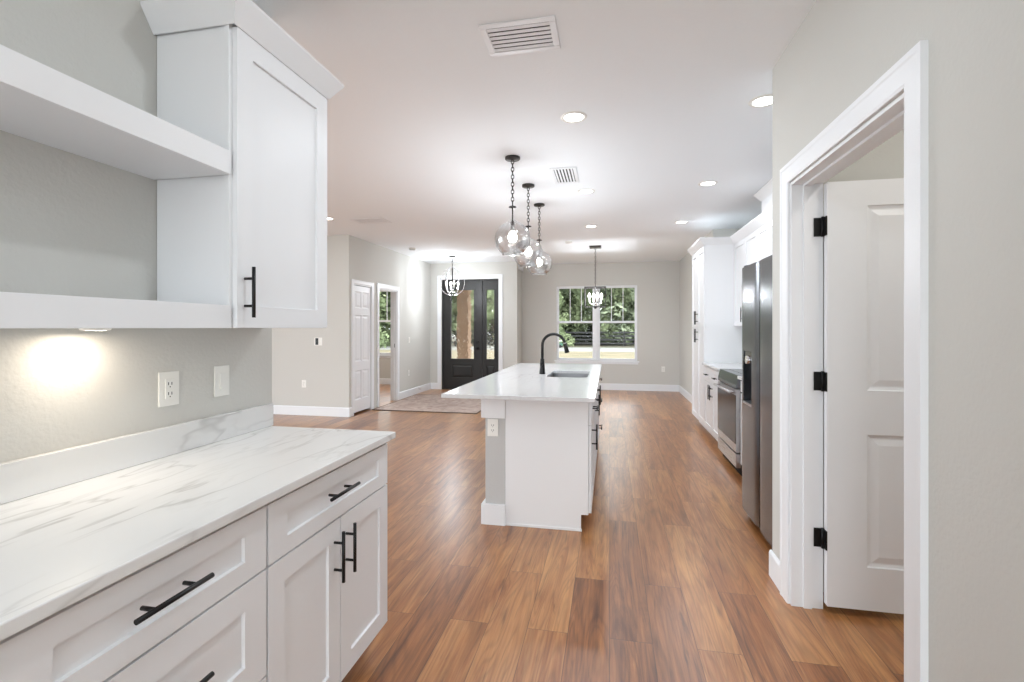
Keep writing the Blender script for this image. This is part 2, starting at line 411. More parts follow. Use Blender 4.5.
# ------------------------------------------------------------------ room shell
XP = 0.87       # pantry wall face
XL = -1.50      # wall behind the near left cabinets
XF = -3.87      # foyer side wall
XR = 1.84       # kitchen right wall
XD = 1.45       # dining right wall
YF = 6.70       # living room far wall
YD = 10.10      # front door wall
YW = 10.72      # window wall
XC = -1.926     # corner between door wall and window wall
WT = 0.12
def outline_slab(name, pts, z0, z1, mt):
    n = len(pts); mb = MB()
    mb.add([(x, y, z0) for x, y in pts]+[(x, y, z1) for x, y in pts],
           [list(range(n))[::-1], list(range(n, 2*n))]+[(i, (i+1) % n, n+(i+1) % n, n+i) for i in range(n)])
    return struct(mb.build(name, mt))
outl = [(-7.7, -3.7), (2.6, -3.7), (2.6, 10.9), (-7.7, 10.9)]
outline_slab('floor', outl, -0.15, 0.0, M['floor'])
outline_slab('ceiling', outl, CEIL, CEIL+0.2, M['ceiling'])
def wall(name, O, U, Nn, a0, a1, holes=(), t=WT, z0=-0.05, z1=CEIL, mt=None):
    fr = Fr(O, U, Nn); holes = [(h[0], h[1], z0 if h[2] <= 0 else h[2], h[3]) for h in holes]
    return struct(weld(slab(fr, a0, a1, z0, z1, t, list(holes)).build(name, mt or M['wall'])))
# near left wall (cabinets hang here)
struct(B((XL-WT, -3.5, 0), (XL, 1.94, CEIL)).build('wall_left', M['wall'], None, 0.006))
# pantry wall with door opening
P_Y0, P_Y1, P_Z = 1.645, 2.590, 2.060
wall('wall_right', (XP, 0, 0), (0, 1, 0), (-1, 0, 0), -3.5, 2.865, [(P_Y0, P_Y1, -0.0, P_Z)])
# the hole touches the floor: same rect trimmed at z=0
wall('wall_pantry_return', (0, 2.865, 0), (1, 0, 0), (0, 1, 0), XP+WT, XR, t=WT)
wall('wall_pantry_back', (2.35, 0, 0), (0, 1, 0), (-1, 0, 0), 0.5, 2.745)
wall('wall_pantry_front', (0, 0.5, 0), (1, 0, 0), (0, 1, 0), XP+WT, 2.35)
wall('wall_kitchen', (XR, 0, 0), (0, 1, 0), (-1, 0, 0), 2.745, 7.48)
wall('wall_dining_return', (0, 7.36, 0), (1, 0, 0), (0, -1, 0), XD, XR)
wall('wall_dining', (XD, 0, 0), (0, 1, 0), (-1, 0, 0), 7.48, YW)
# window wall, with its double window, plus the bay of the front room
W1 = (-1.155, 0.585, 0.63, 2.27)
wall('wall_far', (0, YW, 0), (1, 0, 0), (0, -1, 0), XC-0.0, XD+WT, [W1], t=0.16)
D0, D1, DZ = -3.61, -2.33, 2.40
wall('wall_front_door', (0, YD, 0), (1, 0, 0), (0, -1, 0), XF-WT, XC, [(D0, D1, 0.0, DZ)], t=0.16)
struct(B((XC-0.12, YD+0.16, 0), (XC, YW+0.16, CEIL)).build('wall_entry_corner', M['wall']))
# foyer side wall: closet opening + room doorway
C0, C1 = 6.835, 7.400
R0, R1 = 7.675, 8.385
wall('wall_foyer', (XF, 0, 0), (0, 1, 0), (1, 0, 0), YF, YD, [(C0, C1, 0.0, 2.03), (R0, R1, 0.0, 2.03)])
wall('wall_living', (0, YF, 0), (1, 0, 0), (0, -1, 0), -7.6, XF-WT)
# front room beyond the doorway
W2 = (-6.35, -4.75, 0.70, 2.27)
wall('wall_front_room', (0, YW, 0), (1, 0, 0), (0, -1, 0), -7.6, XF-WT, [W2], t=0.16)
wall('wall_front_room_side', (-7.5, 0, 0), (0, 1, 0), (1, 0, 0), YF+WT, YW)
wall('wall_closet_side', (0, 7.52, 0), (1, 0, 0), (0, 1, 0), -7.5, XF-WT, t=0.1)
# unseen sides of the living room, with openings added to let light in
WL = (0.0, 3.9, 0.15, 2.45)
wall('wall_living_side', (-7.5, 0, 0), (0, 1, 0), (1, 0, 0), -3.5, YF, [WL])
WB1 = (-1.3, 0.7, 0.15, 2.35); WB2 = (-6.8, -2.4, 0.15, 2.35)
wall('wall_rear', (0, -3.5, 0), (1, 0, 0), (0, 1, 0), -7.6, 2.5, [WB1, WB2])

# baseboards
def bb(name, O, U, Nn, a0, a1):
    fr = Fr(O, U, Nn); mb = MB()
    prof = [(0, 0), (0.014, 0), (0.014, 0.125), (0.010, 0.134), (0.004, 0.140), (0, 0.140)]
    vs_ = [fr.p(a0, z, n) for n, z in prof]+[fr.p(a1, z, n) for n, z in prof]; k = len(prof)
    mb.add(vs_, [list(range(k)), list(range(k, 2*k))]+[(i, (i+1) % k, k+(i+1) % k, k+i) for i in range(k)])
    return struct(mb.build(name, M['trim']))
bb('baseboard_left', (XL, 0, 0), (0, 1, 0), (1, 0, 0), 1.895, 1.954)
bb('baseboard_left_end', (0, 1.94, 0), (1, 0, 0), (0, 1, 0), XL-WT, XL+0.014)
bb('baseboard_right_far', (XP, 0, 0), (0, 1, 0), (-1, 0, 0), 2.700, 2.879)
bb('baseboard_right_near', (XP, 0, 0), (0, 1, 0), (-1, 0, 0), -3.5, 1.545)
bb('baseboard_far', (0, YW, 0), (1, 0, 0), (0, -1, 0), XC, XD)
bb('baseboard_dining', (XD, 0, 0), (0, 1, 0), (-1, 0, 0), 7.36, YW)
bb('baseboard_entry_corner', (XC, 0, 0), (0, 1, 0), (1, 0, 0), YD, YW)
bb('baseboard_door_left', (0, YD, 0), (1, 0, 0), (0, -1, 0), XF, D0-0.09)
bb('baseboard_door_right', (0, YD, 0), (1, 0, 0), (0, -1, 0), D1+0.09, XC)
bb('baseboard_foyer', (XF, 0, 0), (0, 1, 0), (1, 0, 0), R1+0.085, YD)
bb('baseboard_living', (0, YF, 0), (1, 0, 0), (0, -1, 0), -7.5, XF+0.014)
bb('baseboard_front_room', (0, YW, 0), (1, 0, 0), (0, -1, 0), -7.5, XF-WT)
bb('baseboard_closet_end', (XF, 0, 0), (0, 1, 0), (1, 0, 0), YF, C0-0.06)

# casings (one continuous frame each)
def casing(name, fr, a0, a1, z1, w_=0.09, t=0.018, jamb=None, stop=True):
    mb = MB(); i = 0.006
    def board(p):                                   # p: inner a, outer a, inner z, outer z
        pass
    # profile across width: thin inner edge, thicker outer back band
    prof = [(0, 0), (0, t*0.65), (w_*0.12, t*0.8), (w_*0.75, t*0.85), (w_*0.82, t), (w_, t), (w_, 0)]
    k = len(prof)
    def ring(corner):
        out = []
        for d, n in prof:
            a, z = corner(d); out.append(fr.p(a, z, n))
        return out
    secs = [ring(lambda d: (a0-i-d, 0)), ring(lambda d: (a0-i-d, z1+i+d)), ring(lambda d: (a1+i+d, z1+i+d)), ring(lambda d: (a1+i+d, 0))]
    vs_ = [v for s_ in secs for v in s_]
    fs = [(j*k+q, j*k+(q+1) % k, (j+1)*k+(q+1) % k, (j+1)*k+q) for j in range(3) for q in range(k)]+[list(range(k)), list(range(3*k, 4*k))]
    mb.add(vs_, fs)
    if jamb:
        jt = 0.012
        fr.box(mb, a0-0.001, a0+jt, 0, z1, -jamb, 0.002); fr.box(mb, a1-jt, a1+0.001, 0, z1, -jamb, 0.002); fr.box(mb, a0+jt, a1-jt, z1-jt, z1+0.001, -jamb, 0.002)
        if stop:
            s0, s1 = -jamb*0.62, -jamb*0.36
            fr.box(mb, a0+jt, a0+jt+0.011, 0, z1-jt, s0, s1); fr.box(mb, a1-jt-0.011, a1-jt, 0, z1-jt, s0, s1)
            fr.box(mb, a0+jt+0.011, a1-jt-0.011, z1-jt-0.011, z1-jt, s0, s1)
    return struct(mb.build(name, M['trim']))
frP = Fr((XP, 0, 0), (0, 1, 0), (-1, 0, 0))
casing('trim_1', frP, P_Y0, P_Y1, P_Z, 0.090, 0.02, jamb=0.137)
frF = Fr((XF, 0, 0), (0, 1, 0), (1, 0, 0))
casing('trim_2', frF, C0, C1, 2.03, 0.06, 0.018, jamb=0.06, stop=False)
tr3 = casing('trim_3', frF, R0, R1, 2.03, 0.075, 0.018, jamb=WT)
frD = Fr((0, YD, 0), (1, 0, 0), (0, -1, 0))
casing('trim_4', frD, D0, D1, DZ, 0.085, 0.018)

# ------------------------------------------------------------------ pantry door, open 90 degrees into the pantry
def molded_door(name, fr, a0, a1, z0, z1, t, rects, mt=M['trim'], n=0.0):
    o = weld(slab(fr, a0, a1, z0, z1, t, rects, MOLDED, n).build(name, mt))
    b = o.modifiers.new('bevel', 'BEVEL'); b.width = 0.002; b.segments = 2; b.limit_method = 'ANGLE'; b.angle_limit = 1.0
    return struct(o)
frPD = Fr((0, 2.540, 0), (1, 0, 0), (0, -1, 0))
pd = molded_door('door_1', frPD, 1.0095, 1.917, 0.035, 2.043, 0.035,
            [(1.178, 1.748, 0.235, 0.855), (1.178, 1.748, 1.060, 1.925)])
for z in (0.345, 1.097, 1.838):
    mb = MB()
    mb.box((0.966, 2.5745, z-0.045), (1.000, 2.578, z+0.045))          # leaf on the jamb
    mb.tube([(1.001, 2.568, z-0.048), (1.001, 2.568, z+0.048)], 0.0065, 10)
    mb.box((1.0035, 2.536, z-0.045), (1.009, 2.572, z+0.045))
    h = mb.build('hinge', M['black'], pd); h['label'] = 'matte black butt hinge'

# closet bifold door
cl = molded_door('door_2', frF, C0+0.014, C1-0.014, 0.03, 2.01, 0.03,
            [(C0+0.07, (C0+C1)/2-0.02, 0.22, 0.68), ((C0+C1)/2+0.02, C1-0.07, 0.22, 0.68),
             (C0+0.07, (C0+C1)/2-0.02, 0.82, 1.55) , ((C0+C1)/2+0.02, C1-0.07, 0.82, 1.55),
             (C0+0.07, (C0+C1)/2-0.02, 1.66, 1.92), ((C0+C1)/2+0.02, C1-0.07, 1.66, 1.92)], n=-0.012)

mb = MB(); mb.box((XF-0.075, R1-0.0135, 0.985), (XF-0.035, R1-0.0118, 1.055)); sp = mb.build('strike_plate', M['black'], tr3); sp['label'] = 'matte black strike plate'

# ------------------------------------------------------------------ front door with sidelight
DM = D1-0.385                                    # division between door and sidelight
fd = empty('door_4', (D0, YD+0.03, 0), None, None); struct(fd)
frDD = Fr((0, YD+0.03, 0), (1, 0, 0), (0, -1, 0))
mb = MB()
frDD.box(mb, D0, D0+0.035, 0, DZ, -0.12, 0.01); frDD.box(mb, D1-0.035, D1, 0, DZ, -0.12, 0.01)
frDD.box(mb, DM-0.022, DM+0.022, 0, DZ-0.03, -0.12, 0.01); frDD.box(mb, D0+0.035, D1-0.035, DZ-0.03, DZ, -0.12, 0.01)
frDD.box(mb, D0, D1, 0.0, 0.018, -0.13, 0.02)
mb.build('door_frame', M['darkdoor'], fd, 0.002)
def leaf(a0, a1, g0, g1, gz0, gz1, p0, p1, name):
    # stiles, rails and a raised bottom panel around one glass opening
    mb = slab(frDD, a0, a1, gz0-0.06, DZ-0.034, 0.045, [(g0, g1, gz0, gz1)], None, -0.005)
    o = weld(mb.build(name, M['darkdoor'], fd, 0.003))
    weld(slab(frDD, a0, a1, 0.02, gz0-0.06, 0.045, [(p0, p1, 0.26, gz0-0.13)], [(0, 0), (0.006, 0.012), (0.02, 0.012), (0.05, -0.002)], -0.005).build('bottom_panel', M['darkdoor'], o, 0.002))
    m2 = MB(); e = 0.028
    for (x0, x1, z0, z1) in ((g0-e, g1+e, gz1, gz1+e), (g0-e, g1+e, gz0-e, gz0), (g0-e, g0, gz0, gz1), (g1, g1+e, gz0, gz1)):
        frDD.box(m2, x0, x1, z0, z1, -0.005, 0.008)
    m2.build('glazing_bead', M['darkdoor'], o, 0.003)
    m3 = MB(); frDD.box(m3, g0-0.005, g1+0.005, gz0-0.005, gz1+0.005, -0.034, -0.028); gl = m3.build('glass_pane', M['ripple'], o); gl['label'] = 'rippled privacy glass'
    return o
dl = leaf(D0+0.037, DM-0.024, -3.405, -2.885, 0.675, 2.17, -3.385, -2.905, 'door_leaf')
leaf(DM+0.024, D1-0.037, -2.605, -2.430, 0.675, 2.17, -2.610, -2.425, 'sidelight')
for z in (0.905, 1.04):
    mb = MB(); mb.tube([(-2.80, YD+0.035, z), (-2.80, YD+0.006, z)], 0.032 if z < 1 else 0.028, 16); mb.tube([(-2.80, YD+0.006, z), (-2.80, YD-0.03, z)], 0.011, 10)
    if z < 1: mb.sphere((-2.80, YD-0.045, z), 0.028)
    k_ = mb.build('door_knob' if z < 1 else 'deadbolt', M['black'], fd)

# ------------------------------------------------------------------ windows
def window(name, W, yw, depth=0.16, sill=True, muntins=True, units=2):
    x0, x1, z0, z1 = W
    root = empty(name, (x0, yw, z0), None, None); struct(root)
    fr = Fr((0, yw, 0), (1, 0, 0), (0, -1, 0))
    wdt = (x1-x0)/units; gap = 0.06
    for u in range(units):
        a0 = x0+u*wdt+(0 if u == 0 else gap/2); a1 = x0+(u+1)*wdt-(0 if u == units-1 else gap/2)
        zm = (z0+z1)/2+0.02
        f = 0.022
        fm = slab(fr, a0, a1, z0, z1, 0.07, [(a0+f, a1-f, z0+f, z1-f)], None, -0.05)
        fo = weld(fm.build('window_frame', M['trim'], root, 0.002))
        s = 0.028
        up = slab(fr, a0+f, a1-f, zm-0.012, z1-f, 0.028, [(a0+f+s, a1-f-s, zm+0.028, z1-f-s)], None, -0.088)
        uo = weld(up.build('upper_sash', M['trim'], root, 0.002))
        lo = slab(fr, a0+f, a1-f, z0+f, zm+0.02, 0.028, [(a0+f+s, a1-f-s, z0+f+s, zm-0.018)], None, -0.058)
        loo = weld(lo.build('lower_sash', M['trim'], root, 0.002))
        if muntins:
            m2 = MB(); wd = a1-a0-2*f-2*s
            for k in (1, 2):
                xx = a0+f+s+wd*k/3; fr.box(m2, xx-0.008, xx+0.008, zm+0.028, z1-f-s, -0.110, -0.095)
            m2.build('muntin', M['trim'], uo)
        m3 = MB(); fr.box(m3, a0+f+s-0.003, a1-f-s+0.003, zm+0.025, z1-f-s+0.003, -0.104, -0.101); m3.build('glass_pane', M['pane'], uo)
        m3 = MB(); fr.box(m3, a0+f+s-0.003, a1-f-s+0.003, z0+f+s-0.003, zm-0.015, -0.074, -0.071); m3.build('glass_pane', M['pane'], loo)
    for u in range(1, units):
        xx = x0+u*wdt; m4 = MB(); fr.box(m4, xx-gap/2, xx+gap/2, z0, z1, -0.12, -0.035); m4.build('mullion', M['trim'], root, 0.003)
    if sill:
        m5 = MB(); fr.box(m5, x0-0.04, x1+0.04, z0-0.028, z0, -0.052, 0.03); m5.build('window_sill', M['trim'], root, 0.004)
        m5 = MB(); fr.box(m5, x0-0.02, x1+0.02, z0-0.07, z0-0.028, 0, 0.014); m5.build('window_apron', M['trim'], root, 0.002)
    return root
window('window_1', W1, YW)
window('window_2', W2, YW)
m = MB()
for n_, W, ax in (('added_window_3', WL, 'x'), ('added_window_4', WB1, 'y'), ('added_window_5', WB2, 'y')):  # unseen window frames, added around the openings that let light in
    a0, a1, z0, z1 = W
    fr = Fr((-7.55, 0, 0), (0, 1, 0), (1, 0, 0)) if ax == 'x' else Fr((0, -3.55, 0), (1, 0, 0), (0, 1, 0))
    k = 4 if (a1-a0) > 3 else 2; wd = (a1-a0)/k
    fo = weld(slab(fr, a0, a1, z0, z1, 0.05, [(a0+i*wd+0.05, a0+(i+1)*wd-0.05, z0+0.06, z1-0.06) for i in range(k)], None, 0.0).build(n_, M['trim']))
    struct(fo)

# ------------------------------------------------------------------ near left: base cabinets, counter, splash
FX = -0.912                                       # carcass front; fronts are proud of it by 20 mm
frL = Fr((FX-0.020, 0, 0), (0, 1, 0), (1, 0, 0))
def carcass(root, x0, x1, y0, y1, z0, z1, toe=None, mt=None):
    mb = MB().box((x0, y0, z0), (x1, y1, z1))
    if toe:                                       # recessed toe kick below
        tx0, tx1 = toe; mb.box((tx0, y0, 0.0), (tx1, y1, z0))
    return mb.build('cabinet_body', mt or M['cab'], root, 0.001)
def base_left(name_label, y0, y1, kind):
    root = empty('base_cabinet', (XL+0.002, y0, 0), name_label, 'cabinet', 'white base cabinets under the near left counter')
    carcass(root, XL+0.002, FX-0.020, y0, y1, 0.115, 0.886, (XL+0.002, FX-0.095))
    ym = (y0+y1)/2
    if kind == 'drawers':
        for z0, z1 in ((0.703, 0.872), (0.413, 0.700), (0.125, 0.410)):
            d = shaker(frL, y0+0.002, y1-0.002, z0, z1, 'drawer', root, 0.078, fh=0.070 if z1-z0 > 0.2 else 0.05)
            bar(frL, ym-0.012, z1-(0.075 if z1 > 0.8 else 0.126), 0.18, False, 0.020, d)
    else:
        d = shaker(frL, y0+0.002, y1-0.002, 0.703, 0.872, 'drawer', root, 0.078, fh=0.05)
        bar(frL, ym-0.022, 0.799, 0.176, False, 0.020, d)
        for a, b, hx in ((y0+0.002, ym-0.001, ym-0.038), (ym+0.001, y1-0.002, ym+0.036)):
            d = shaker(frL, a, b, 0.125, 0.700, 'door', root, 0.068)
            bar(frL, hx, 0.582, 0.170, True, 0.020, d)
    return root
base_left('white base cabinet with one wide drawer over two doors at the counter end', 1.160, 1.888, 'doors')
base_left('white three-drawer base cabinet with black bar pulls in the near foreground', 0.560, 1.158, 'drawers')
base_left('white base cabinet cut by the lower left corner of the view, nearest the camera', -0.200, 0.558, 'drawers')
ct = B((XL+0.001, -0.90, 0.888), (-0.886, 1.910, 0.915)).build('countertop', M['quartz'], None, 0.003)
tag(ct, 'white veined quartz countertop over the near left base cabinets', 'countertop')
bs = B((XL+0.001, -0.90, 0.9155), (XL+0.021, 1.920, 1.015)).build('backsplash', M['quartz'], None, 0.002)
tag(bs, 'low quartz backsplash strip along the wall behind the near left counter', 'backsplash')

# upper cabinet with crown
UX = -1.190
frU = Fr((UX-0.020, 0, 0), (0, 1, 0), (1, 0, 0))
U0, U1, UZ0, UZ1 = 1.357, 1.885, 1.353, 2.350
uc = empty('upper_cabinet', (XL, U0, UZ0), 'large white upper cabinet with shaker door and crown beside the floating shelves', 'cabinet')
mb = MB()
mb.box((XL+0.002, U0+0.008, UZ0), (UX-0.040, U1, UZ1))
mb.build('cabinet_body', M['cab'], uc, 0.001)
mb = B((UX-0.040, U0, UZ0), (UX-0.020, U1+0.001, UZ1)); mb.build('face_frame', M['cab'], uc, 0.001)
d = shaker(frU, U0+0.012, U1, UZ0, UZ1-0.012, 'door', uc, 0.072)
bar(frU, U0+0.047, 1.472, 0.168, True, 0.020, d)
def crown(path, z0, z1, proj, closed=False, parent=None, name='crown', struct_name=None):
    """path: outline points at the cabinet face, walked with the outside on the right hand"""
    prof = [(0.0, 0.0), (0.004, 0.0), (proj, (z1-z0)*0.88), (proj, z1-z0), (0.0, z1-z0)]
    P = [Vector(p) for p in path]; secs = []
    for i, p in enumerate(P):
        def nrm(a, b): t = (b-a).normalized(); return Vector((t.y, -t.x))
        if i == 0: n = nrm(P[0], P[1])
        elif i == len(P)-1: n = nrm(P[-2], P[-1])
        else:
            n1, n2 = nrm(P[i-1], p), nrm(p, P[i+1]); n = (n1+n2); n = n/(n.dot(n1))
        secs.append([(p.x+n.x*d, p.y+n.y*d, z0+h) for d, h in prof])
    k = len(prof); mb = MB()
    mb.add([v for s_ in secs for v in s_], [(j*k+q, j*k+(q+1) % k, (j+1)*k+(q+1) % k, (j+1)*k+q) for j in range(len(P)-1) for q in range(k)]+[list(range(k)), list(range((len(P)-1)*k, len(P)*k))])
    mb.box((min(p.x for p in P)+0.001, min(p.y for p in P)+0.001, z1-0.02), (max(p.x for p in P)-0.001, max(p.y for p in P)-0.001, z1-0.004)) if parent is not None else None
    return mb.build(name, M['cab'], parent)
crown([(XL+0.001, U0), (UX, U0), (UX, U1), (XL+0.001, U1)][::1], 2.337, 2.418, 0.050, parent=uc)
# floating shelves
def shelf(z0, z1, label):
    o = B((XL+0.001, -0.40, z0), (UX-0.010, U0-0.001, z1)).build('floating_shelf', M['cab'], None, 0.0015)
    return tag(o, label, 'shelf')
shelf(1.850, 1.925, 'thick white floating shelf, the upper one beside the wall cabinet')
shelf(1.353, 1.427, 'thick white floating shelf, the lower one level with the cabinet bottom')
pk = empty('puck_light', (-1.40, 1.09, 1.353), 'small round puck light glowing under the lower floating shelf', 'light')
MB().lathe((-1.40, 1.09, 1.353), [(0.001, -0.006), (0.026, -0.006), (0.033, -0.005), (0.035, 0.0)]).build('housing', M['plate'], pk)
MB().disc((-1.40, 1.09, 1.3465), 0.024).build('diffuser', M['puck'], pk)
light('puck_lamp', 'AREA', (-1.41, 1.09, 1.338), 0.85, (1, 0.86, 0.70), (0, 0, 0), 0.05)
frLW = Fr((XL, 0, 0), (0, 1, 0), (1, 0, 0))
plate('wall_outlet', 'white duplex outlet on the wall above the near left counter', 'outlet', frLW, 1.409, 1.143, 0.078, 0.118)
plate('wall_switch', 'white rocker switch on the wall right of the counter outlet', 'switch', frLW, 1.643, 1.145, 0.073, 0.118, 'switch')

# ------------------------------------------------------------------ island
IY0, IY1 = 3.245, 5.830
IXF = -0.138                                      # carcass front on the aisle side
frI = Fr((IXF, 0, 0), (0, 1, 0), (1, 0, 0))
isl = empty('kitchen_island', (-0.5, IY0, 0), 'white kitchen island with a grey knee wall and cabinets facing the aisle', 'island')
mb = MB()
mb.box((-0.700, IY0+0.020, 0.105), (IXF, IY1, 0.886)); mb.box((-0.700, IY0+0.020, 0), (-0.205, IY1, 0.105))
mb.build('cabinet_body', M['cab'], isl, 0.001)
# near end panel with toe notch, as one outline
mb = MB(); pts = [(-0.700, 0.0), (-0.186, 0.0), (-0.186, 0.110), (-0.138, 0.110), (-0.138, 0.886), (-0.700, 0.886)]
n = len(pts)
mb.add([(x, IY0, z) for x, z in pts]+[(x, IY0+0.019, z) for x, z in pts], [list(range(n)), list(range(n, 2*n))]+[(i, (i+1) % n, n+(i+1) % n, n+i) for i in range(n)])
mb.build('end_panel', M['cab'], isl, 0.001)
B((-0.700, IY0-0.007, 0.0), (-0.180, IY0-0.0005, 0.018)).build('shoe_moulding', M['cab'], isl, 0.002)
B((-0.842, IY0+0.002, 0.0), (-0.701, IY1, 0.886)).build('knee_wall', M['shaft'], isl, 0.004)['label'] = 'grey painted knee wall'
mb = B((-0.868, IY0-0.018, 0.733), (-0.6985, IY0+0.10, 0.887)); mb.build('post_cap', M['trim'], isl, 0.0015)
mb = B((-0.868, IY0-0.018, 0.0), (-0.6985, IY0+0.10, 0.140)); mb.build('post_base', M['trim'], isl, 0.0015)
B((-0.858, IY0+0.10, 0.0), (-0.842, IY1, 0.138)).build('baseboard_strip', M['trim'], isl, 0.002)
# far end panel
B((-0.700, IY1, 0.0), (IXF, IY1+0.018, 0.886)).build('end_panel', M['cab'], isl, 0.001)
yy = [3.272, 3.722, 4.102, 4.556, 5.010, 5.826]
d = shaker(frI, yy[0], yy[1], 0.703, 0.872, 'drawer', isl, 0.045); bar(frI, (yy[0]+yy[1])/2, 0.785, 0.14, False, 0.020, d)
d = shaker(frI, yy[0], yy[1], 0.112, 0.700, 'door', isl); bar(frI, yy[0]+0.045, 0.615, 0.17, True, 0.020, d)
d = shaker(frI, yy[1], yy[2], 0.112, 0.872, 'door', isl); bar(frI, yy[2]-0.045, 0.715, 0.17, True, 0.020, d)
d = shaker(frI, yy[2], yy[3], 0.112, 0.872, 'door', isl); bar(frI, yy[3]-0.035, 0.730, 0.17, True, 0.020, d)
d = shaker(frI, yy[3], yy[4], 0.112, 0.872, 'door', isl); bar(frI, yy[3]+0.035, 0.730, 0.17, True, 0.020, d)
for z0, z1 in ((0.703, 0.872), (0.413, 0.700), (0.112, 0.410)):
    d = shaker(frI, yy[4], yy[5], z0, z1, 'drawer', isl, 0.05); bar(frI, (yy[4]+yy[5])/2, (z0+z1)/2, 0.25, False, 0.020, d)
plate('island_outlet', 'white duplex outlet on the grey end post of the island', 'outlet', Fr((0, IY0+0.002, 0), (1, 0, 0), (0, -1, 0)), -0.788, 0.665, 0.076, 0.118)

# sink cut-out in the island counter
SX0, SX1, SY0, SY1 = -0.560, -0.190, 4.290, 4.960
def rr(x0, x1, y0, y1, r, n=6):
    out = []
    for cx, cy, a in ((x1-r, y1-r, 0), (x0+r, y1-r, PI/2), (x0+r, y0+r, PI), (x1-r, y0+r, 1.5*PI)):
        for k in range(n+1): out.append((cx+r*math.cos(a+PI/2*k/n), cy+r*math.sin(a+PI/2*k/n)))
    return out
hole = rr(SX0, SX1, SY0, SY1, 0.07)
CX0, CX1, CY0, CY1 = -1.095, -0.088, 3.055, 5.900
bm = bmesh.new()
outer = [bm.verts.new((x, y, 0.915)) for x, y in ((CX0, CY0), (CX1, CY0), (CX1, CY1), (CX0, CY1))]
inner = [bm.verts.new((x, y, 0.915)) for x, y in hole]
es = [bm.edges.new((outer[i], outer[(i+1) % 4])) for i in range(4)]+[bm.edges.new((inner[i], inner[(i+1) % len(inner)])) for i in range(len(inner))]
bmesh.ops.triangle_fill(bm, edges=es, use_beauty=True)
ret = bmesh.ops.extrude_face_region(bm, geom=list(bm.faces))
for v in [g for g in ret['geom'] if isinstance(g, bmesh.types.BMVert)]: v.co.z = 0.888
bmesh.ops.recalc_face_normals(bm, faces=bm.faces)
me = bpy.data.meshes.new('island_countertop'); bm.to_mesh(me); bm.free(); me.materials.append(M['quartz_light'])
ic = bpy.data.objects.new('island_countertop', me); COL.objects.link(ic)
b = ic.modifiers.new('bevel', 'BEVEL'); b.width = 0.002; b.segments = 2; b.limit_method = 'ANGLE'; b.angle_limit = 1.2
tag(ic, 'large white quartz countertop overhanging the kitchen island', 'countertop')
# the basin drops through the cabinet: body box above is solid, so cut it
sk = empty('kitchen_sink', ((SX0+SX1)/2, (SY0+SY1)/2, 0.70), 'stainless undermount sink set into the island countertop', 'sink')
bas = rr(SX0-0.004, SX1+0.004, SY0-0.004, SY1+0.004, 0.07); n = len(bas); mb = MB()
cxm, cym = (SX0+SX1)/2, (SY0+SY1)/2
def sc(p, f): return (cxm+(p[0]-cxm)*f, cym+(p[1]-cym)*f)
levels = [(1.06, 0.8865), (1.0, 0.8865), (0.99, 0.72), (0.93, 0.700), (0.12, 0.695)]
vs_ = [(*sc(p, f), z) for f, z in levels for p in bas]
fs = [(j*n+i, j*n+(i+1) % n, (j+1)*n+(i+1) % n, (j+1)*n+i) for j in range(len(levels)-1) for i in range(n)]+[[(len(levels)-1)*n+i for i in range(n)]]
mb.add(vs_, fs, False); mb.build('basin', M['sink'], sk, 0, False)
MB().lathe((cxm, cym, 0.696), [(0.0, 0.002), (0.03, 0.002), (0.042, 0.004), (0.045, 0.0)]).build('drain', M['chrome'], sk)
cutter_me = None
# carve the cabinet body for the basin
body = [c for c in isl.children if c.name.startswith('cabinet_body')][0]
mb = MB(); f0 = (-0.700, IY0+0.020); bx = (SX0-0.02, SX1+0.02, SY0-0.03, SY1+0.03)
mb.box((-0.700, IY0+0.020, 0.105), (IXF, bx[2], 0.886)); mb.box((-0.700, bx[3], 0.105), (IXF, IY1, 0.886))
mb.box((-0.700, bx[2], 0.105), (bx[0], bx[3], 0.886)); mb.box((bx[1], bx[2], 0.105), (IXF, bx[3], 0.886)); mb.box((bx[0], bx[2], 0.105), (bx[1], bx[3], 0.60))
mb.box((-0.700, IY0+0.020, 0), (-0.205, IY1, 0.105))
nb = mb.build('cabinet_body', M['cab'], isl); old = body.data; body.data = nb.data; bpy.data.objects.remove(nb); 

# faucet
fx, fy = -0.625, 4.560
fc = empty('faucet', (fx, fy, 0.915), 'matte black gooseneck pull-down faucet rising from the island counter', 'faucet')
MB().lathe((fx, fy, 0.915), [(0.001, 0.0), (0.029, 0.0), (0.029, 0.006), (0.024, 0.05), (0.0185, 0.14), (0.016, 0.145), (0.001, 0.145)], 24).build('base_column', M['black'], fc)
pts = [(fx, fy, 0.915+0.14), (fx, fy, 0.915+0.27)]
R = 0.108
for k in range(1, 15):
    a = PI*0.93*k/14; pts.append((fx+R-R*math.cos(a), fy, 0.915+0.27+R*math.sin(a)))
MB().tube(pts, 0.0135, 16).build('gooseneck', M['black'], fc)
e = Vector(pts[-1]); t = (Vector(pts[-1])-Vector(pts[-2])).normalized()
MB().tube([e, e+t*0.006], 0.0155, 16).build('collar', M['chrome'], fc)
t2 = Vector((0.22, 0, -0.97)).normalized()
MB().tube([e+t*0.006, e+t*0.006+t2*0.03, e+t*0.006+t2*0.088], [0.015, 0.019, 0.0225], 16).build('spray_head', M['black'], fc)
MB().tube([(fx, fy, 1.0), (fx, fy-0.045, 1.0), (fx, fy-0.075, 1.035)], [0.008, 0.008, 0.006], 12).build('lever', M['black'], fc)

# ------------------------------------------------------------------ right side run
KX = 1.185
frK = Fr((KX, 0, 0), (0, 1, 0), (-1, 0, 0))
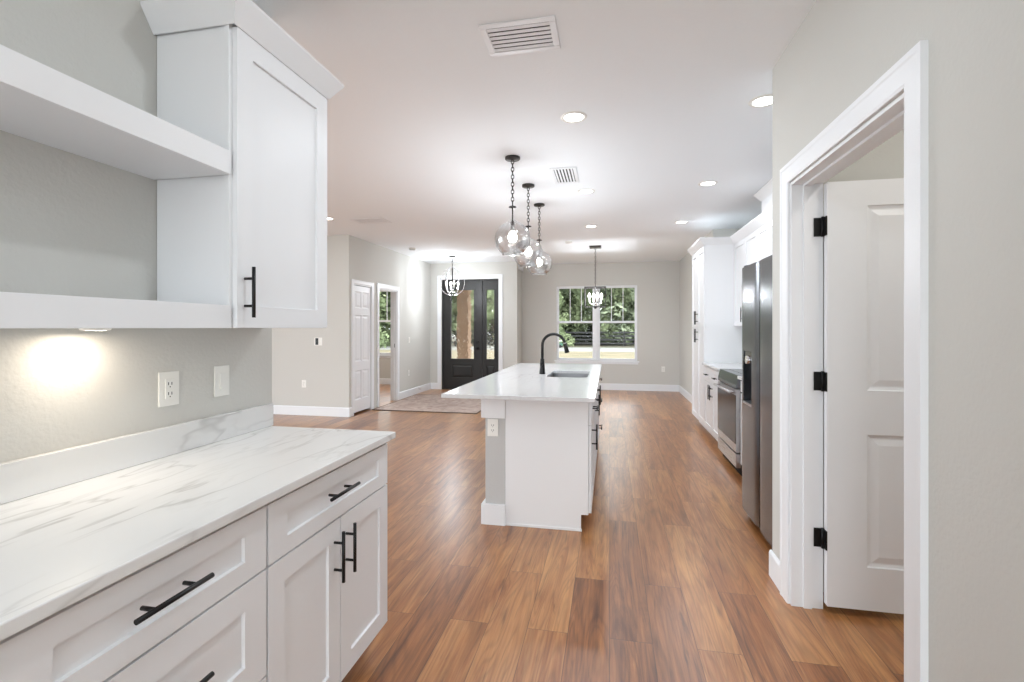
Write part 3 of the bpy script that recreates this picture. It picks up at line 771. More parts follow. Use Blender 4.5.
# tall pantry cabinet
def tallcab():
    y0, y1 = 6.452, 7.356; zt = 2.400
    root = empty('tall_cabinet', (XR, y0, 0), 'tall white pantry cabinet with four doors at the far end of the kitchen', 'cabinet')
    carcass(root, KX, XR-0.001, y0, y1, 0.110, zt, (KX+0.075, XR-0.001)); ym = (y0+y1)/2
    for a, b, hx in ((y0+0.003, ym-0.001, ym-0.04), (ym+0.001, y1-0.003, ym+0.04)):
        d = shaker(frK, a, b, 0.115, 1.350, 'door', root); bar(frK, hx, 1.245, 0.18, True, 0.020, d)
        d = shaker(frK, a, b, 1.353, zt-0.01, 'door', root); bar(frK, hx, 1.485, 0.18, True, 0.020, d)
    crown([(1.52, y0), (KX-0.020, y0), (KX-0.020, y1), (1.44, y1)][::-1], 2.390, 2.480, 0.055, parent=root)
    return root
tallcab()
def base_right(y0, y1, label, n=2):
    root = empty('base_cabinet', (XR, y0, 0), label, 'cabinet')
    carcass(root, KX, XR-0.001, y0, y1, 0.110, 0.886, (KX+0.075, XR-0.001)); wd = (y1-y0)/n
    for i in range(n):
        a, b = y0+i*wd+0.001, y0+(i+1)*wd-0.001
        d = shaker(frK, a, b, 0.703, 0.872, 'drawer', root, 0.045); bar(frK, (a+b)/2, 0.785, 0.14, False, 0.020, d)
        d = shaker(frK, a, b, 0.115, 0.700, 'door', root); bar(frK, b-0.04 if i == 0 and n > 1 else a+0.04, 0.60, 0.17, True, 0.020, d)
    return root
base_right(5.486, 6.450, 'white base cabinet with two drawers between the range and the tall cabinet')
base_right(3.812, 4.716, 'white base cabinet hidden behind the refrigerator, its edge showing by the range')
for y0, y1, lb in ((5.484, 6.450, 'short white countertop between the range and the tall cabinet'), (3.812, 4.718, 'white countertop between refrigerator and range, only its edge in view')):
    o = B((KX-0.045, y0, 0.888), (XR-0.001, y1, 0.915)).build('countertop', M['quartz_light'], None, 0.002); tag(o, lb, 'countertop')
# wall cabinets
UKX = 1.540
frUK = Fr((UKX, 0, 0), (0, 1, 0), (-1, 0, 0))
def upper_right(y0, y1, z0, n, label, handles=True, x=UKX, fr=frUK):
    root = empty('wall_cabinet', (XR, y0, z0), label, 'cabinet')
    B((x, y0, z0), (XR-0.001, y1, 2.395)).build('cabinet_body', M['cab'], root, 0.001); wd = (y1-y0)/n
    for i in range(n):
        a, b = y0+i*wd+0.001, y0+(i+1)*wd-0.001
        d = shaker(fr, a, b, z0, 2.388, 'door', root, 0.06)
        hx = (b-0.035 if i % 2 == 0 else a+0.035) if n > 1 else a+0.035
        if handles: bar(fr, hx, z0+0.13, 0.17, True, 0.020, d)
    return root
upper_right(5.486, 6.450, 1.372, 2, 'white wall cabinet with two doors next to the tall cabinet')
upper_right(4.722, 5.482, 1.900, 2, 'short white wall cabinet above the range hood', False)
upper_right(3.812, 4.718, 1.372, 2, 'white wall cabinet nearest the refrigerator')
upper_right(2.870, 3.808, 1.830, 2, 'white wall cabinet above the refrigerator, behind the pantry corner')
o = crown([(UKX-0.020, 6.44), (UKX-0.020, 2.868)], 2.385, 2.480, 0.055, name='trim_5'); struct(o)
# chimney chase with its own crown
struct(B((1.56, 4.722, 2.45), (XR-0.001, 5.482, CEIL)).build('trim_6', M['cab'], None, 0.001))
struct(crown([(XR-0.001, 5.482), (1.56, 5.482), (1.56, 4.722), (XR-0.001, 4.722)], 2.675, CEIL-0.001, 0.06, name='trim_7'))
# hood under the short cabinet
hd = empty('range_hood', (XR, 4.722, 1.76), 'slim stainless range hood under the short wall cabinet', 'hood')
mb = MB(); mb.add([(XR-0.001, 4.724, 1.77), (1.36, 4.724, 1.77), (1.36, 4.724, 1.80), (1.52, 4.724, 1.898), (XR-0.001, 4.724, 1.898),
                   (XR-0.001, 5.480, 1.77), (1.36, 5.480, 1.77), (1.36, 5.480, 1.80), (1.52, 5.480, 1.898), (XR-0.001, 5.480, 1.898)],
                  [(0,1,2,3,4),(5,6,7,8,9),(0,1,6,5),(1,2,7,6),(2,3,8,7),(3,4,9,8),(4,0,5,9)])
mb.build('canopy', M['steel'], hd, 0.002); B((1.362, 4.9, 1.765), (1.38, 5.3, 1.7695)).build('control_strip', M['black'], hd)

# range
RX, RY0, RY1 = 1.130, 4.724, 5.478
rg = empty('electric_range', (1.8, RY0, 0), 'stainless slide-in electric range with black oven glass', 'range')
frR = Fr((RX, 0, 0), (0, 1, 0), (-1, 0, 0))
B((RX+0.045, RY0, 0.07), (XR-0.002, RY1, 0.895)).build('range_body', M['blackglass'], rg, 0.002)
mb = MB(); mb.box((RX+0.02, RY0-0.001, 0.895), (XR-0.002, RY1+0.001, 0.918)); mb.build('cooktop_glass', M['steel_dark'], rg, 0.003)
mb = MB(); mb.box((RX+0.10, RY0+0.05, 0.9182), (XR-0.08, RY1-0.05, 0.9195)); mb.build('cooking_surface', M['blackglass'], rg)
mb = MB(); mb.add([(RX+0.045, RY0, 0.80), (RX+0.0, RY0, 0.80), (RX+0.002, RY0, 0.83), (RX+0.02, RY0, 0.915), (RX+0.045, RY0, 0.915),
                   (RX+0.045, RY1, 0.80), (RX+0.0, RY1, 0.80), (RX+0.002, RY1, 0.83), (RX+0.02, RY1, 0.915), (RX+0.045, RY1, 0.915)],
                  [(0,1,2,3,4),(5,6,7,8,9),(0,1,6,5),(1,2,7,6),(2,3,8,7),(3,4,9,8),(4,0,5,9)])
mb.build('control_panel', M['steel_dark'], rg, 0.001)
dr = weld(slab(frR, RY0+0.002, RY1-0.002, 0.215, 0.790, 0.042, [(RY0+0.05, RY1-0.05, 0.30, 0.70)], [(0, 0), (0.001, 0.002)], 0.0).build('oven_door', M['steel'], rg, 0.002))
mb = MB(); frR.box(mb, RY0+0.003, RY1-0.003, 0.290, 0.735, -0.001, 0.003); mb.build('oven_window', M['blackglass'], dr)
mb = MB(); mb.tube([(RX-0.045, RY0+0.05, 0.758), (RX-0.045, RY1-0.05, 0.758)], 0.011, 12)
for y in (RY0+0.07, RY1-0.07): mb.tube([(RX, y, 0.758), (RX-0.045, y, 0.758)], 0.009, 10)
mb.build('oven_handle', M['steel'], dr)
wd_ = slab(frR, RY0+0.002, RY1-0.002, 0.075, 0.200, 0.04, [], [(0, 0)], 0.0); wd_ = weld(wd_.build('warming_drawer', M['steel'], rg, 0.003))
B((RX+0.05, RY0+0.01, 0.0), (RX+0.09, RY1-0.01, 0.069)).build('toe_panel', M['gap'], rg)

# refrigerator, side by side
GX, GY0, GY1 = 0.945, 2.900, 3.806
fg = empty('refrigerator', (1.8, GY0, 0), 'dark stainless side-by-side refrigerator with a door dispenser', 'refrigerator')
B((GX+0.075, GY0+0.004, 0.03), (XR-0.03, GY1-0.004, 1.765)).build('refrigerator_body', M['steel_dark'], fg, 0.004)
GM = 3.385
def fdoor(y0, y1, disp, name):
    # gently bowed front: columns across the width, top edge curving down at the outer side
    mb = MB(); N_ = 12; z0, z1 = 0.055, 1.785
    pts = []
    for i in range(N_+1):
        s_ = i/N_; y = y0+(y1-y0)*s_; bow = 0.010*(1-(2*s_-1)**6)
        pts.append((GX+0.006-bow, y))
    prof = pts+[(GX+0.068, y1), (GX+0.068, y0)]; n = len(prof)
    if not disp:
        mb.add([(x, y, z0) for x, y in prof]+[(x, y, z1) for x, y in prof], [list(range(n))[::-1], list(range(n, 2*n))]+[(i, (i+1) % n, n+(i+1) % n, n+i) for i in range(n)])
    else:
        zs = [z0, 0.83, 1.19, z1]
        ia, ib = 4, 10
        for j in range(3):
            base = [(x, y, zs[j]) for x, y in prof]+[(x, y, zs[j+1]) for x, y in prof]
            fs = [(i, (i+1) % n, n+(i+1) % n, n+i) for i in range(n) if not (j == 1 and ia <= i < ib)]
            mb.add(base, fs)
        mb.add([(x, y, z0) for x, y in prof]+[(x, y, z1) for x, y in prof], [list(range(n))[::-1], list(range(n, 2*n))])
        a, b_2 = pts[ia], pts[ib]; dx = GX+0.055
        for (p, q, r, s2) in (((a[0], a[1], 0.83), (dx, a[1], 0.83), (dx, a[1], 1.19), (a[0], a[1], 1.19)), ((b_2[0], b_2[1], 0.83), (dx, b_2[1], 0.83), (dx, b_2[1], 1.19), (b_2[0], b_2[1], 1.19)),
                             ((dx, a[1], 0.83), (dx, b_2[1], 0.83), (dx, b_2[1], 1.19), (dx, a[1], 1.19)), ((a[0], a[1], 1.19), (dx, a[1], 1.19), (dx, b_2[1], 1.19), (b_2[0], b_2[1], 1.19)), ((a[0], a[1], 0.83), (dx, a[1], 0.83), (dx, b_2[1], 0.83), (b_2[0], b_2[1], 0.83))):
            mb.add([p, q, r, s2], [(0, 1, 2, 3)])
    o = mb.build(name, M['steel_dark'], fg); weld(o)
    if disp:
        a, b_2 = pts[ia], pts[ib]
        mb = MB(); mb.box((GX-0.006, a[1], 0.815), (GX+0.05, b_2[1], 0.832)); mb.build('dispenser_tray', M['steel'], o, 0.002)
        mb = MB(); mb.box((GX+0.004, a[1]+0.01, 1.12), (GX+0.054, b_2[1]-0.01, 1.188)); mb.build('dispenser_spout', M['blackglass'], o, 0.004)
        mb = MB(); mb.tube([(GX+0.03, (a[1]+b_2[1])/2, 1.13), (GX-0.012, (a[1]+b_2[1])/2, 1.13)], 0.028, 16); mb.build('dispenser_dial', M['chrome'], o)
    return o
fdoor(GY0, GM-0.005, False, 'refrigerator_door')
fdoor(GM+0.005, GY1, True, 'freezer_door')
B((GX+0.03, GM-0.0045, 0.06), (GX+0.067, GM+0.0045, 1.775)).build('door_gap', M['gap'], fg)
B((GX+0.05, GY0+0.02, 0.0), (GX+0.12, GY1-0.02, 0.05)).build('kick_grille', M['gap'], fg)
for y in (GY0+0.05, GY1-0.05): B((GX+0.01, y-0.02, 1.785), (GX+0.12, y+0.02, 1.803)).build('hinge_cover', M['steel_dark'], fg, 0.004)

# ------------------------------------------------------------------ ceiling fixtures
LAMP_W = 8
lights = [((-0.235, 3.25), 'recessed ceiling light nearest the camera, left of the two kitchen rows'),
          ((0.940, 3.25), 'recessed ceiling light nearest the camera in the right row, at the pantry corner'),
          ((-0.235, 5.04), 'middle recessed ceiling light of the left kitchen row, beyond the square vent'),
          ((0.940, 5.00), 'middle recessed ceiling light of the right kitchen row'),
          ((-0.250, 6.80), 'farthest recessed ceiling light of the left kitchen row'),
          ((0.940, 6.77), 'farthest recessed ceiling light of the right kitchen row'),
          ((-3.560, 5.64), 'recessed ceiling light over the living room, beside the upper cabinet edge')]
def recessed(x, y, label, power=LAMP_W):
    r = empty('recessed_light', (x, y, CEIL), label, 'ceiling light', 'recessed ceiling lights')
    MB().lathe((x, y, CEIL), [(0.064, -0.002), (0.067, -0.006), (0.084, -0.005), (0.090, 0.0)], 32).build('trim_ring', M['plate'], r)
    MB().disc((x, y, CEIL-0.0015), 0.066, 32).build('diffuser', M['lens'], r)
    light('recessed_lamp', 'AREA', (x, y, CEIL-0.012), power, (0.87, 0.94, 1.0), (0, 0, 0), 0.12)
for (x, y), lb in lights: recessed(x, y, lb, 3.5 if x < -3 else LAMP_W)
for x, y in ((-0.235, 1.46), (0.60, -1.0), (-0.6, -1.0), (-3.56, 3.0), (-3.56, 0.4)):
    light('recessed_lamp', 'AREA', (x, y, CEIL-0.012), LAMP_W, (0.87, 0.94, 1.0), (0, 0, 0), 0.12)
light('front_room_lamp', 'AREA', (-5.4, 9.2, CEIL-0.02), 30, (1, 0.97, 0.93), (0, 0, 0), 0.3)
light('pantry_lamp', 'AREA', (1.65, 1.7, CEIL-0.02), 9, (1, 0.95, 0.88), (0, 0, 0), 0.2)

def vent(x0, x1, y0, y1, nsl, along_x, label):
    r = empty('ceiling_vent', ((x0+x1)/2, (y0+y1)/2, CEIL), label, 'vent')
    fr_ = Fr((0, 0, 0), (1, 0, 0), (0, 0, 1)); f = 0.032
    mb = MB(); z = CEIL-0.008
    for a in (((x0, y0), (x1, y0+f)), ((x0, y1-f), (x1, y1)), ((x0, y0+f), (x0+f, y1-f)), ((x1-f, y0+f), (x1, y1-f))):
        mb.box((*a[0], z), (*a[1], CEIL-0.0005))
    mb.build('vent_frame', M['trim'], r, 0.003)
    B((x0+f, y0+f, CEIL-0.002), (x1-f, y1-f, CEIL-0.0008)).build('duct_opening', M['vent_in'], r)
    for i in range(nsl):
        mb = MB(); s_ = (i+0.5)/nsl
        if along_x:
            yc = y0+f+(y1-y0-2*f)*s_; w2 = (y1-y0-2*f)/nsl*0.30
            mb.add([(x0+f, yc-w2, CEIL-0.0035), (x1-f, yc-w2, CEIL-0.0035), (x1-f, yc+w2, CEIL-0.006), (x0+f, yc+w2, CEIL-0.006),
                    (x0+f, yc-w2, CEIL-0.0043), (x1-f, yc-w2, CEIL-0.0043), (x1-f, yc+w2, CEIL-0.0068), (x0+f, yc+w2, CEIL-0.0068)],
                   [(0,1,2,3),(4,7,6,5),(0,4,5,1),(1,5,6,2),(2,6,7,3),(3,7,4,0)])
        else:
            xc = x0+f+(x1-x0-2*f)*s_; w2 = (x1-x0-2*f)/nsl*0.30
            mb.add([(xc-w2, y0+f, CEIL-0.0035), (xc-w2, y1-f, CEIL-0.0035), (xc+w2, y1-f, CEIL-0.006), (xc+w2, y0+f, CEIL-0.006),
                    (xc-w2, y0+f, CEIL-0.0043), (xc-w2, y1-f, CEIL-0.0043), (xc+w2, y1-f, CEIL-0.0068), (xc+w2, y0+f, CEIL-0.0068)],
                   [(0,1,2,3),(4,7,6,5),(0,4,5,1),(1,5,6,2),(2,6,7,3),(3,7,4,0)])
        mb.build('louver', M['trim'], r)
    return r
vent(-0.600, -0.240, 2.170, 2.430, 6, True, 'rectangular white ceiling vent nearest the camera with long louvers')
vent(-0.520, -0.285, 4.250, 4.710, 6, False, 'small white ceiling vent between the pendants and the left light row')
vent(-3.30, -2.85, 5.72, 6.02, 5, True, 'white ceiling vent over the living room near the foyer wall')
sd = empty('smoke_detector', (-3.42, 8.05, CEIL), 'small round white smoke detector on the ceiling before the foyer', 'smoke detector')
MB().lathe((-3.42, 8.05, CEIL), [(0.001, -0.035), (0.045, -0.033), (0.058, -0.02), (0.062, 0)]).build('cover', M['plate'], sd)
MB().lathe((-3.42, 8.05, CEIL), [(0.047, -0.0345), (0.052, -0.03), (0.047, -0.031)]).build('vent_slot', M['slot'], sd)
sd = empty('smoke_detector', (-0.655, 7.95, CEIL), 'small white detector on the ceiling left of the cube chandelier', 'smoke detector')
MB().lathe((-0.655, 7.95, CEIL), [(0.001, -0.035), (0.045, -0.033), (0.058, -0.02), (0.062, 0)]).build('cover', M['plate'], sd)

# ------------------------------------------------------------------ pendants
def chain(x, y, z0, z1, mt, parent, link=0.040, r=0.0038, name='chain'):
    n = max(2, int(round((z1-z0)/(link*0.80)))); st = (z1-z0)/n; mb = MB()
    for i in range(n):
        zc = z0+(i+0.5)*st; h = st*0.64; wv = 0.0115; pts = []
        for k in range(12):
            a = 2*PI*k/12; u = wv*math.cos(a); zz = zc+h*math.sin(a)
            pts.append((x+u, y, zz) if i % 2 else (x, y+u, zz))
        mb.tube(pts, r, 6, closed=True)
    return mb.build(name, mt, parent)
def canopy(x, y, parent, r=0.062, h=0.022):
    return MB().lathe((x, y, CEIL), [(0.001, -h-0.004), (0.012, -h-0.003), (0.014, -h), (r-0.004, -h+0.002), (r, -h+0.006), (r, -0.0005), (0.001, -0.0005)], 28).build('canopy', M['bronze'], parent)
PEND = [((-0.785, 3.92), 'clear glass globe pendant over the island, nearest and largest of the three'),
        ((-0.785, 4.71), 'clear glass globe pendant over the island, middle one of the three'),
        ((-0.785, 5.47), 'clear glass globe pendant over the island, farthest and lowest of the three')]
for (x, y), lb in PEND:
    r = empty('globe_pendant', (x, y, CEIL), lb, 'pendant light', 'globe pendants over the island')
    canopy(x, y, r)
    ztop = 2.35
    chain(x, y, ztop+0.018, CEIL-0.022, M['bronze'], r)
    mb = MB(); mb.lathe((x, y, ztop), [(0.001, 0.02), (0.006, 0.018), (0.008, 0.008), (0.030, 0.004), (0.032, -0.004), (0.008, -0.008), (0.001, -0.010)], 20); mb.build('cap', M['bronze'], r)
    MB().tube([(x, y, ztop-0.005), (x, y, 2.225)], 0.006, 10).build('stem', M['bronze'], r)
    mb = MB(); mb.lathe((x, y, 2.225), [(0.001, 0.004), (0.018, 0.002), (0.020, -0.006), (0.017, -0.012), (0.017, -0.072), (0.001, -0.072)], 18); mb.build('socket', M['bronze'], r)
    # globe: narrow neck, wide shoulder, slightly flattened open bottom
    zc = 2.085; prof = [(0.021, 0.158), (0.026, 0.150)]
    for k in range(1, 15):
        a = 0.20*PI/2+(PI*0.80)*k/15+0.05
        prof.append((0.145*math.sin(a), 0.142*math.cos(a)))
    prof += [(0.088, -0.128)]
    gl = MB().lathe((x, y, zc), prof, 36).build('glass_globe', M['globe'], r, 0, False); gl['label'] = 'clear seeded glass globe'
    sm_ = gl.modifiers.new('solid', 'SOLIDIFY'); sm_.thickness = 0.003
    MB().lathe((x, y, 2.152), [(0.012, 0), (0.030, -0.024), (0.039, -0.048), (0.037, -0.066), (0.026, -0.083), (0.010, -0.091), (0.001, -0.092)], 18).build('bulb', M['bulb'], r)
    light('pendant_lamp', 'POINT', (x, y, 2.02), 12, (0.90, 0.95, 1.0), size=0.03)

# foyer orb pendant
x, y = -3.03, 9.10
r = empty('orb_pendant', (x, y, CEIL), 'round openwork metal orb pendant hanging in front of the dark entry door', 'pendant light')
canopy(x, y, r, 0.065, 0.02)
chain(x, y, 2.56, CEIL-0.02, M['bronze'], r, 0.05, 0.004)
MB().tube([(x, y, 2.565), (x, y, 2.50), (x, y, 2.03), (x, y, 2.0)], [0.006, 0.014, 0.008, 0.012], 12).build('centre_stem', M['bronze'], r)
zc = 2.26
for k in range(3):
    ph = PI*k/3+0.25; pts = []
    for i in range(33):
        a = 2*PI*i/32
        rr_ = 0.238*abs(math.sin(a))**1.0*(1-0.12*math.cos(a))*(1 if math.sin(a) >= 0 else -1); zz = zc+0.275*math.cos(a)
        if i < 32: pts.append((x+rr_*math.cos(ph), y+rr_*math.sin(ph), zz))
    mb = MB(); mb.tube(pts, 0.0060, 8, closed=True); mb.build('orb_ring', M['chrome'], r)
mb = MB(); mb.sphere((x, y, 1.985), 0.022); mb.build('finial', M['bronze'], r)
for k in range(4):
    ph = PI/2*k+0.6; cx_, cy_ = x+0.115*math.cos(ph), y+0.115*math.sin(ph)
    mb = MB(); mb.tube([(x, y, 2.06), (x+0.06*math.cos(ph), y+0.06*math.sin(ph), 2.04), (cx_, cy_, 2.07), (cx_, cy_, 2.10)], 0.006, 8)
    mb.lathe((cx_, cy_, 2.10), [(0.001, 0), (0.02, 0.003), (0.022, 0.012), (0.012, 0.014), (0.001, 0.014)], 12); a_ = mb.build('candle_arm', M['bronze'], r)
    MB().tube([(cx_, cy_, 2.113), (cx_, cy_, 2.19)], 0.011, 10).build('candle_sleeve', M['candle'], a_)
    MB().lathe((cx_, cy_, 2.19), [(0.008, 0), (0.017, 0.02), (0.016, 0.04), (0.006, 0.07), (0.001, 0.08)], 12).build('bulb', M['bulb'], a_)
light('foyer_lamp', 'POINT', (x, y, 2.13), 48, (0.90, 0.95, 1.0), size=0.05)

# dining cube chandelier
x, y = -0.24, 8.50
r = empty('cube_chandelier', (x, y, CEIL), 'square framed glass chandelier with lit bulbs hanging before the window', 'chandelier')
B((x-0.10, y-0.10, CEIL-0.025), (x+0.10, y+0.10, CEIL-0.0005)).build('canopy', M['bronze'], r, 0.003)
chain(x, y, 2.085, CEIL-0.025, M['bronze'], r, 0.045, 0.0035)
z0, z1, h = 1.715, 2.045, 0.175
mb = MB(); e = 0.0055
for sx_ in (-h, h):
    for sy_ in (-h, h): mb.box((x+sx_-e, y+sy_-e, z0), (x+sx_+e, y+sy_+e, z1))
for zz in (z0, z1):
    for s_ in (-h, h):
        mb.box((x-h-e, y+s_-e, zz-e), (x+h+e, y+s_+e, zz+e)); mb.box((x+s_-e, y-h-e, zz-e), (x+s_+e, y+h+e, zz+e))
mb.box((x-h, y-e, z1-e), (x+h, y+e, z1+e)); mb.box((x-e, y-h, z1-e), (x+e, y+h, z1+e))
mb.build('cube_frame', M['bronze'], r)
MB().tube([(x, y, z1), (x, y, z1+0.035)], 0.008, 10).build('hanging_loop', M['bronze'], r)
MB().tube([(x, y, z1), (x, y, z0+0.03)], [0.010, 0.010], 10).build('centre_stem', M['chrome'], r)
MB().sphere((x, y, z0-0.01), 0.028).build('finial', M['bronze'], r)
for i, (ax, ay) in enumerate(((-1, 0), (1, 0), (0, -1), (0, 1))):
    mb = MB(); t0 = h-0.002
    if ax: mb.box((x+ax*t0-0.0015, y-h+e, z0+e), (x+ax*t0+0.0015, y+h-e, z1-e))
    else: mb.box((x-h+e, y+ay*t0-0.0015, z0+e), (x+h-e, y+ay*t0+0.0015, z1-e))
    mb.build('glass_panel', M['globe'], r)
for k in range(4):
    ph = PI/2*k+0.35; cx_, cy_ = x+0.11*math.cos(ph), y+0.11*math.sin(ph)
    mb = MB(); mb.tube([(x, y, z0+0.05), (x+0.05*math.cos(ph), y+0.05*math.sin(ph), z0+0.035), (cx_, cy_, z0+0.06), (cx_, cy_, z0+0.11)], 0.006, 8); a_ = mb.build('lamp_arm', M['chrome'], r)
    MB().tube([(cx_, cy_, z0+0.09), (cx_, cy_, z0+0.15)], 0.012, 10).build('candle_sleeve', M['candle'], a_)
    MB().lathe((cx_, cy_, z0+0.15), [(0.010, 0), (0.022, 0.025), (0.022, 0.045), (0.008, 0.08), (0.001, 0.09)], 12).build('bulb', M['bulb'], a_)
light('dining_lamp', 'POINT', (x, y, 1.86), 32, (0.90, 0.95, 1.0), size=0.05)

# ------------------------------------------------------------------ small wall things
frLV = Fr((0, YF, 0), (1, 0, 0), (0, -1, 0))
th = empty('wall_control', (-4.385, YF, 1.14), 'white switch plate with a black switch on the living room wall', 'switch')
weld(slab(frLV, -4.45, -4.32, 1.08, 1.20, 0.006, [], [(0, 0)], 0.006).build('cover_plate', M['plate'], th, 0.0015))
mb = MB(); frLV.box(mb, -4.425, -4.38, 1.088, 1.192, 0.006, 0.016); k_ = mb.build('black_switch', M['black'], th, 0.002); k_['label'] = 'black switch'
plate('wall_outlet', 'white outlet low on the living room wall below the black switch', 'outlet', frLV, -4.63, 0.485)
plate('wall_outlet', 'white outlet low on the foyer wall between doorway and entry door', 'outlet', frF, 8.92, 0.465)
plate('wall_switch', 'white switch plate on the foyer wall beside the room doorway', 'switch', frF, 8.95, 1.11, kind='switch')
frFW = Fr((0, YW, 0), (1, 0, 0), (0, -1, 0))
plate('wall_outlet', 'white outlet low on the far wall right of the dining window', 'outlet', frFW, 1.118, 0.47)
fv = empty('door_stop', (XF+0.014, 9.40, 0.09), 'small metal door stop on the foyer baseboard', 'door stop')
mb = MB(); mb.tube([(XF+0.014, 9.40, 0.09), (XF+0.05, 9.40, 0.09)], 0.006, 8); mb.build('spring', M['chrome'], fv)
MB().tube([(XF+0.05, 9.40, 0.09), (XF+0.065, 9.40, 0.09)], 0.011, 10).build('rubber_tip', M['plate'], fv)

# rug
rg_ = outline = MB(); rg_.box((-3.80, 7.33, 0.0005), (-2.05, 9.15, 0.012)); ro = rg_.build('area_rug', M['rug'], None, 0.004)
bd = MB(); bd.box((-3.812, 7.318, 0.0005), (-2.038, 7.330, 0.013)); bd.box((-3.812, 9.150, 0.0005), (-2.038, 9.162, 0.013)); bd.box((-3.812, 7.330, 0.0005), (-3.800, 9.150, 0.013)); bd.box((-2.050, 7.330, 0.0005), (-2.038, 9.150, 0.013))
b_o = bd.build('edge_binding', M['bark'], ro); b_o['label'] = 'dark brown edge binding'
tag(ro, 'faded pinkish grey patterned rug on the foyer floor before the entry door', 'rug')

# ------------------------------------------------------------------ outside
GZ = -0.32
def gnd(name, y0, y1, mt, z=GZ, x0=-60, x1=60):
    o = B((x0, y0, z-0.3), (x1, y1, z)).build(name, mt); return struct(o)
gnd('front_lawn', 10.9, 34.0, M['drygrass'])
gnd('road', 34.0, 41.0, M['road'])
gnd('far_verge', 41.0, 95.0, M['verge'])
gnd('side_yard', -30, 10.9, M['drygrass'], GZ, -60, -7.75)
gnd('rear_yard', -30, -3.75, M['drygrass'], GZ, -7.75, 60)
struct(B((-4.3, YD+0.16, -0.32), (-1.9, 12.8, -0.02)).build('porch_slab', M['grout']))
struct(B((-4.5, YD+0.16, 2.62), (-1.9, 12.9, 2.80)).build('porch_roof', M['trim']))
pc = empty('porch_column', (-3.78, 12.25, -0.02), 'square tan stone porch column seen through the entry door glass', 'column')
B((-3.90, 12.10, -0.02), (-3.60, 12.40, 2.62)).build('column_shaft', M['brick'], pc, 0.01)
B((-3.94, 12.06, -0.02), (-3.56, 12.44, 0.08)).build('column_base', M['grout'], pc, 0.01)
# fence
fe = empty('board_fence', (0, 44.5, GZ), 'black four-board fence running beyond the road', 'fence')
FZ = [0.25, 0.58, 0.91, 1.22]
segs = [(-14.3, 20.0)]
k = 0; xx = -14.3
while xx < 14:
    B((xx-0.08, 44.42, GZ-0.02), (xx+0.08, 44.58, GZ+1.40)).build('post', M['fence'], fe); xx += 2.6
for z in FZ: B((-14.3, 44.36, GZ+z-0.075), (13, 44.42, GZ+z+0.075)).build('rail', M['fence'], fe)
# small green and white cart by the road
cx_, cy_ = -4.35, 40.0
ca = empty('garden_cart', (cx_, cy_, GZ), 'small green and white utility cart parked across the road', 'cart')
B((cx_-0.55, cy_-0.3, GZ+0.14), (cx_+0.55, cy_+0.3, GZ+0.36)).build('cart_body', M['carg'], ca, 0.04)
B((cx_-0.50, cy_-0.28, GZ+0.55), (cx_+0.45, cy_+0.28, GZ+0.60)).build('cart_roof', M['carw'], ca, 0.02)
B((cx_-0.20, cy_-0.22, GZ+0.34), (cx_+0.15, cy_+0.22, GZ+0.50)).build('seat', M['carw'], ca, 0.03)
for sx_ in (-0.48, 0.42): 
    for sy_ in (-0.26, 0.26): MB().tube([(cx_+sx_, cy_+sy_, GZ+0.3), (cx_+sx_, cy_+sy_, GZ+0.56)], 0.02, 6).build('roof_post', M['carg'], ca)
for sx_ in (-0.36, 0.36):
    for sy_ in (-0.32, 0.26): MB().tube([(cx_+sx_, cy_+sy_, GZ+0.14), (cx_+sx_, cy_+sy_+0.07, GZ+0.14)], 0.14, 14).build('wheel', M['tyre'], ca)
# white van beyond the fence
vx_, vy_ = 3.6, 52.0
va = empty('parked_van', (vx_, vy_, GZ), 'white vehicle parked beyond the black fence at the window edge', 'van')
mb = MB(); pts = [(-1.9, 0.4), (-1.9, 0.95), (-1.2, 1.05), (-0.7, 1.55), (1.9, 1.6), (2.0, 0.4)]; n = len(pts)
mb.add([(vx_+a, vy_-0.8, GZ+b) for a, b in pts]+[(vx_+a, vy_+0.8, GZ+b) for a, b in pts], [list(range(n)), list(range(n, 2*n))]+[(i, (i+1) % n, n+(i+1) % n, n+i) for i in range(n)])
mb.build('van_body', M['carw'], va, 0.05)
B((vx_-0.6, vy_-0.81, GZ+1.08), (vx_+1.7, vy_-0.79, GZ+1.42)).build('side_window', M['blackglass'], va)
for a in (-1.2, 1.2): MB().tube([(vx_+a, vy_-0.85, GZ+0.33), (vx_+a, vy_-0.6, GZ+0.33)], 0.33, 16).build('wheel', M['tyre'], va)

# trees: three crown meshes shared by individually placed trees
def crown_mesh(name, mt, nl, seed, size, low):
    rng = random.Random(seed); vs_ = []; fs = []
    blobs = []
    for i in range(46):
        a = rng.uniform(0, 2*PI); rad = 3.4*math.sqrt(rng.random()); z = rng.uniform(low, 9.5)
        taper = 1.0-max(0, (z-6.0))/6.0
        blobs.append((rad*math.cos(a)*taper, rad*math.sin(a)*taper, z, rng.uniform(0.8, 1.6)))
    for i in range(nl):
        bx_, by_, bz_, br = rng.choice(blobs)
        d = Vector((rng.gauss(0, 1), rng.gauss(0, 1), rng.gauss(0, 1))).normalized()*br*(0.55+0.45*rng.random())
        c = Vector((bx_, by_, bz_))+d
        u = Vector((rng.gauss(0, 1), rng.gauss(0, 1), rng.gauss(0, 1))).normalized(); v = u.orthogonal().normalized()
        s_ = size*rng.uniform(0.6, 1.3); k = len(vs_)
        vs_ += [c-u*s_, c+v*s_*0.5, c+u*s_, c-v*s_*0.5]; fs.append((k, k+1, k+2, k+3))
    me = bpy.data.meshes.new(name); me.from_pydata(vs_, [], fs); me.materials.append(mt); return me
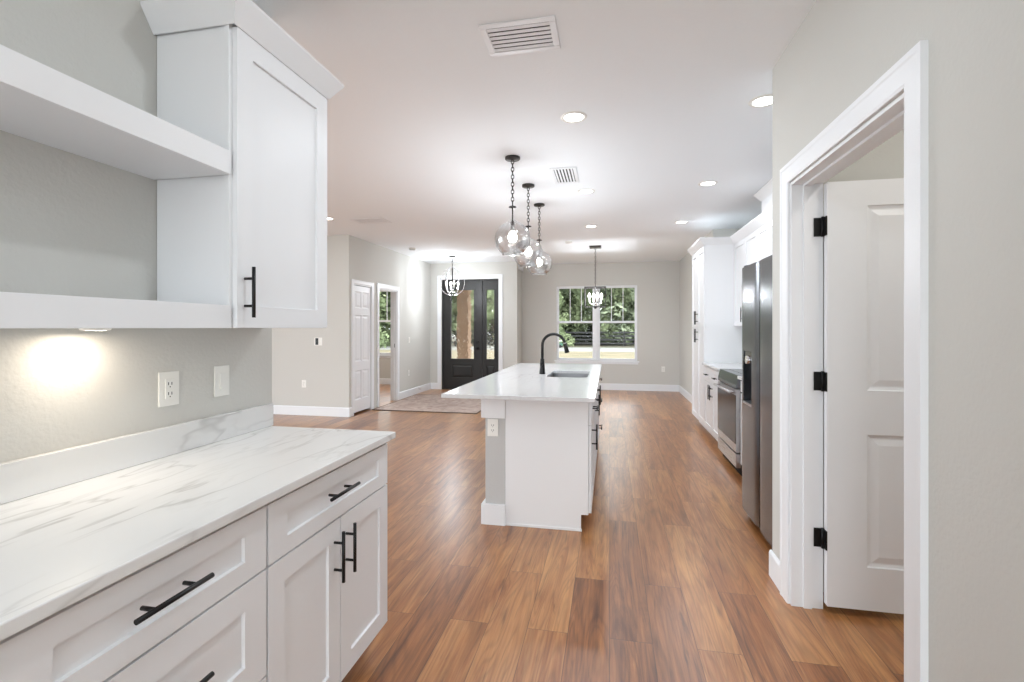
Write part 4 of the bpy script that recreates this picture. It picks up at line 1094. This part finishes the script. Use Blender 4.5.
crowns = [crown_mesh('crown_dark', LEAF[0], 9000, 1, 0.27, 0.3), crown_mesh('crown_mid', LEAF[1], 9000, 2, 0.26, 0.5), crown_mesh('crown_pale', LEAF[2], 8000, 3, 0.25, 0.8)]
def trunk_mb(seed):
    rng = random.Random(seed); mb = MB()
    pts = [(rng.uniform(-0.15, 0.15)*i, rng.uniform(-0.15, 0.15)*i, i*1.6) for i in range(6)]
    mb.tube(pts, [0.24, 0.20, 0.17, 0.13, 0.09, 0.04], 8)
    for i in range(5):
        a = rng.uniform(0, 2*PI); z = rng.uniform(3, 6.5); p = Vector((0, 0, z))
        mb.tube([p, p+Vector((math.cos(a)*1.0, math.sin(a)*1.0, 0.8)), p+Vector((math.cos(a)*1.9, math.sin(a)*1.9, 1.9))], [0.09, 0.06, 0.02], 6)
    return mb
trunks = [trunk_mb(i) for i in range(3)]
tmesh = []
for i, t_ in enumerate(trunks):
    o = t_.build('trunk_source', M['bark']); tmesh.append(o.data); bpy.data.objects.remove(o)
kinds = ['dark dense tree', 'mid green bushy tree', 'pale green airy tree']
spots = [(-11.5, 47, 1, 1.0), (-9.0, 50, 2, 1.1), (-6.6, 47.5, 0, 0.95), (-4.0, 49.5, 1, 1.1), (-1.4, 47.5, 0, 0.9), (1.2, 50, 2, 1.15), (3.4, 56, 0, 1.1), (6.3, 49, 1, 1.2),
         (-13.5, 56, 2, 1.4), (-8.2, 57, 1, 1.4), (-3.6, 58, 2, 1.45), (0.4, 58, 1, 1.45), (5.0, 60, 2, 1.5), (9.5, 54, 0, 1.3), (-5.6, 44.0, 1, 0.55),
         (-19.0, 44, 0, 1.2), (-24.0, 43, 1, 1.3), (-28.5, 45, 0, 1.3), (-33, 42, 2, 1.3), (-22.0, 36.5, 1, 0.9), (-16.0, 50, 1, 1.3), (-27.0, 52, 2, 1.5)]
place = ['left of the dining window', 'behind the fence at the left pane', 'above the cart beyond the road', 'right of the cart behind the fence', 'behind the window mullion', 'at the left of the right pane', 'set far back in the right pane',
         'at the right edge of the dining window', 'in the far row at the extreme left', 'in the far row left of centre', 'tall in the far row behind the centre', 'tall in the far row at the middle', 'tall in the far row to the right', 'farthest right beyond the window',
         'small one in front of the fence end', 'seen through the entry sidelight', 'seen through the entry door glass', 'in the doorway window, right part', 'in the doorway window, left part', 'near one outside the front room window', 'between entry door and dining window', 'far back outside the front room']
for i, (x_, y_, k, s_) in enumerate(spots):
    r = empty('tree', (x_, y_, GZ), kinds[k]+' '+place[i], 'tree', 'trees beyond the road'); r.scale = (s_, s_, s_); r.rotation_euler.z = i*1.3
    for nm, me in (('foliage', crowns[k]), ('trunk', tmesh[k])):
        c_ = bpy.data.objects.new(nm, me); COL.objects.link(c_); c_.parent = r
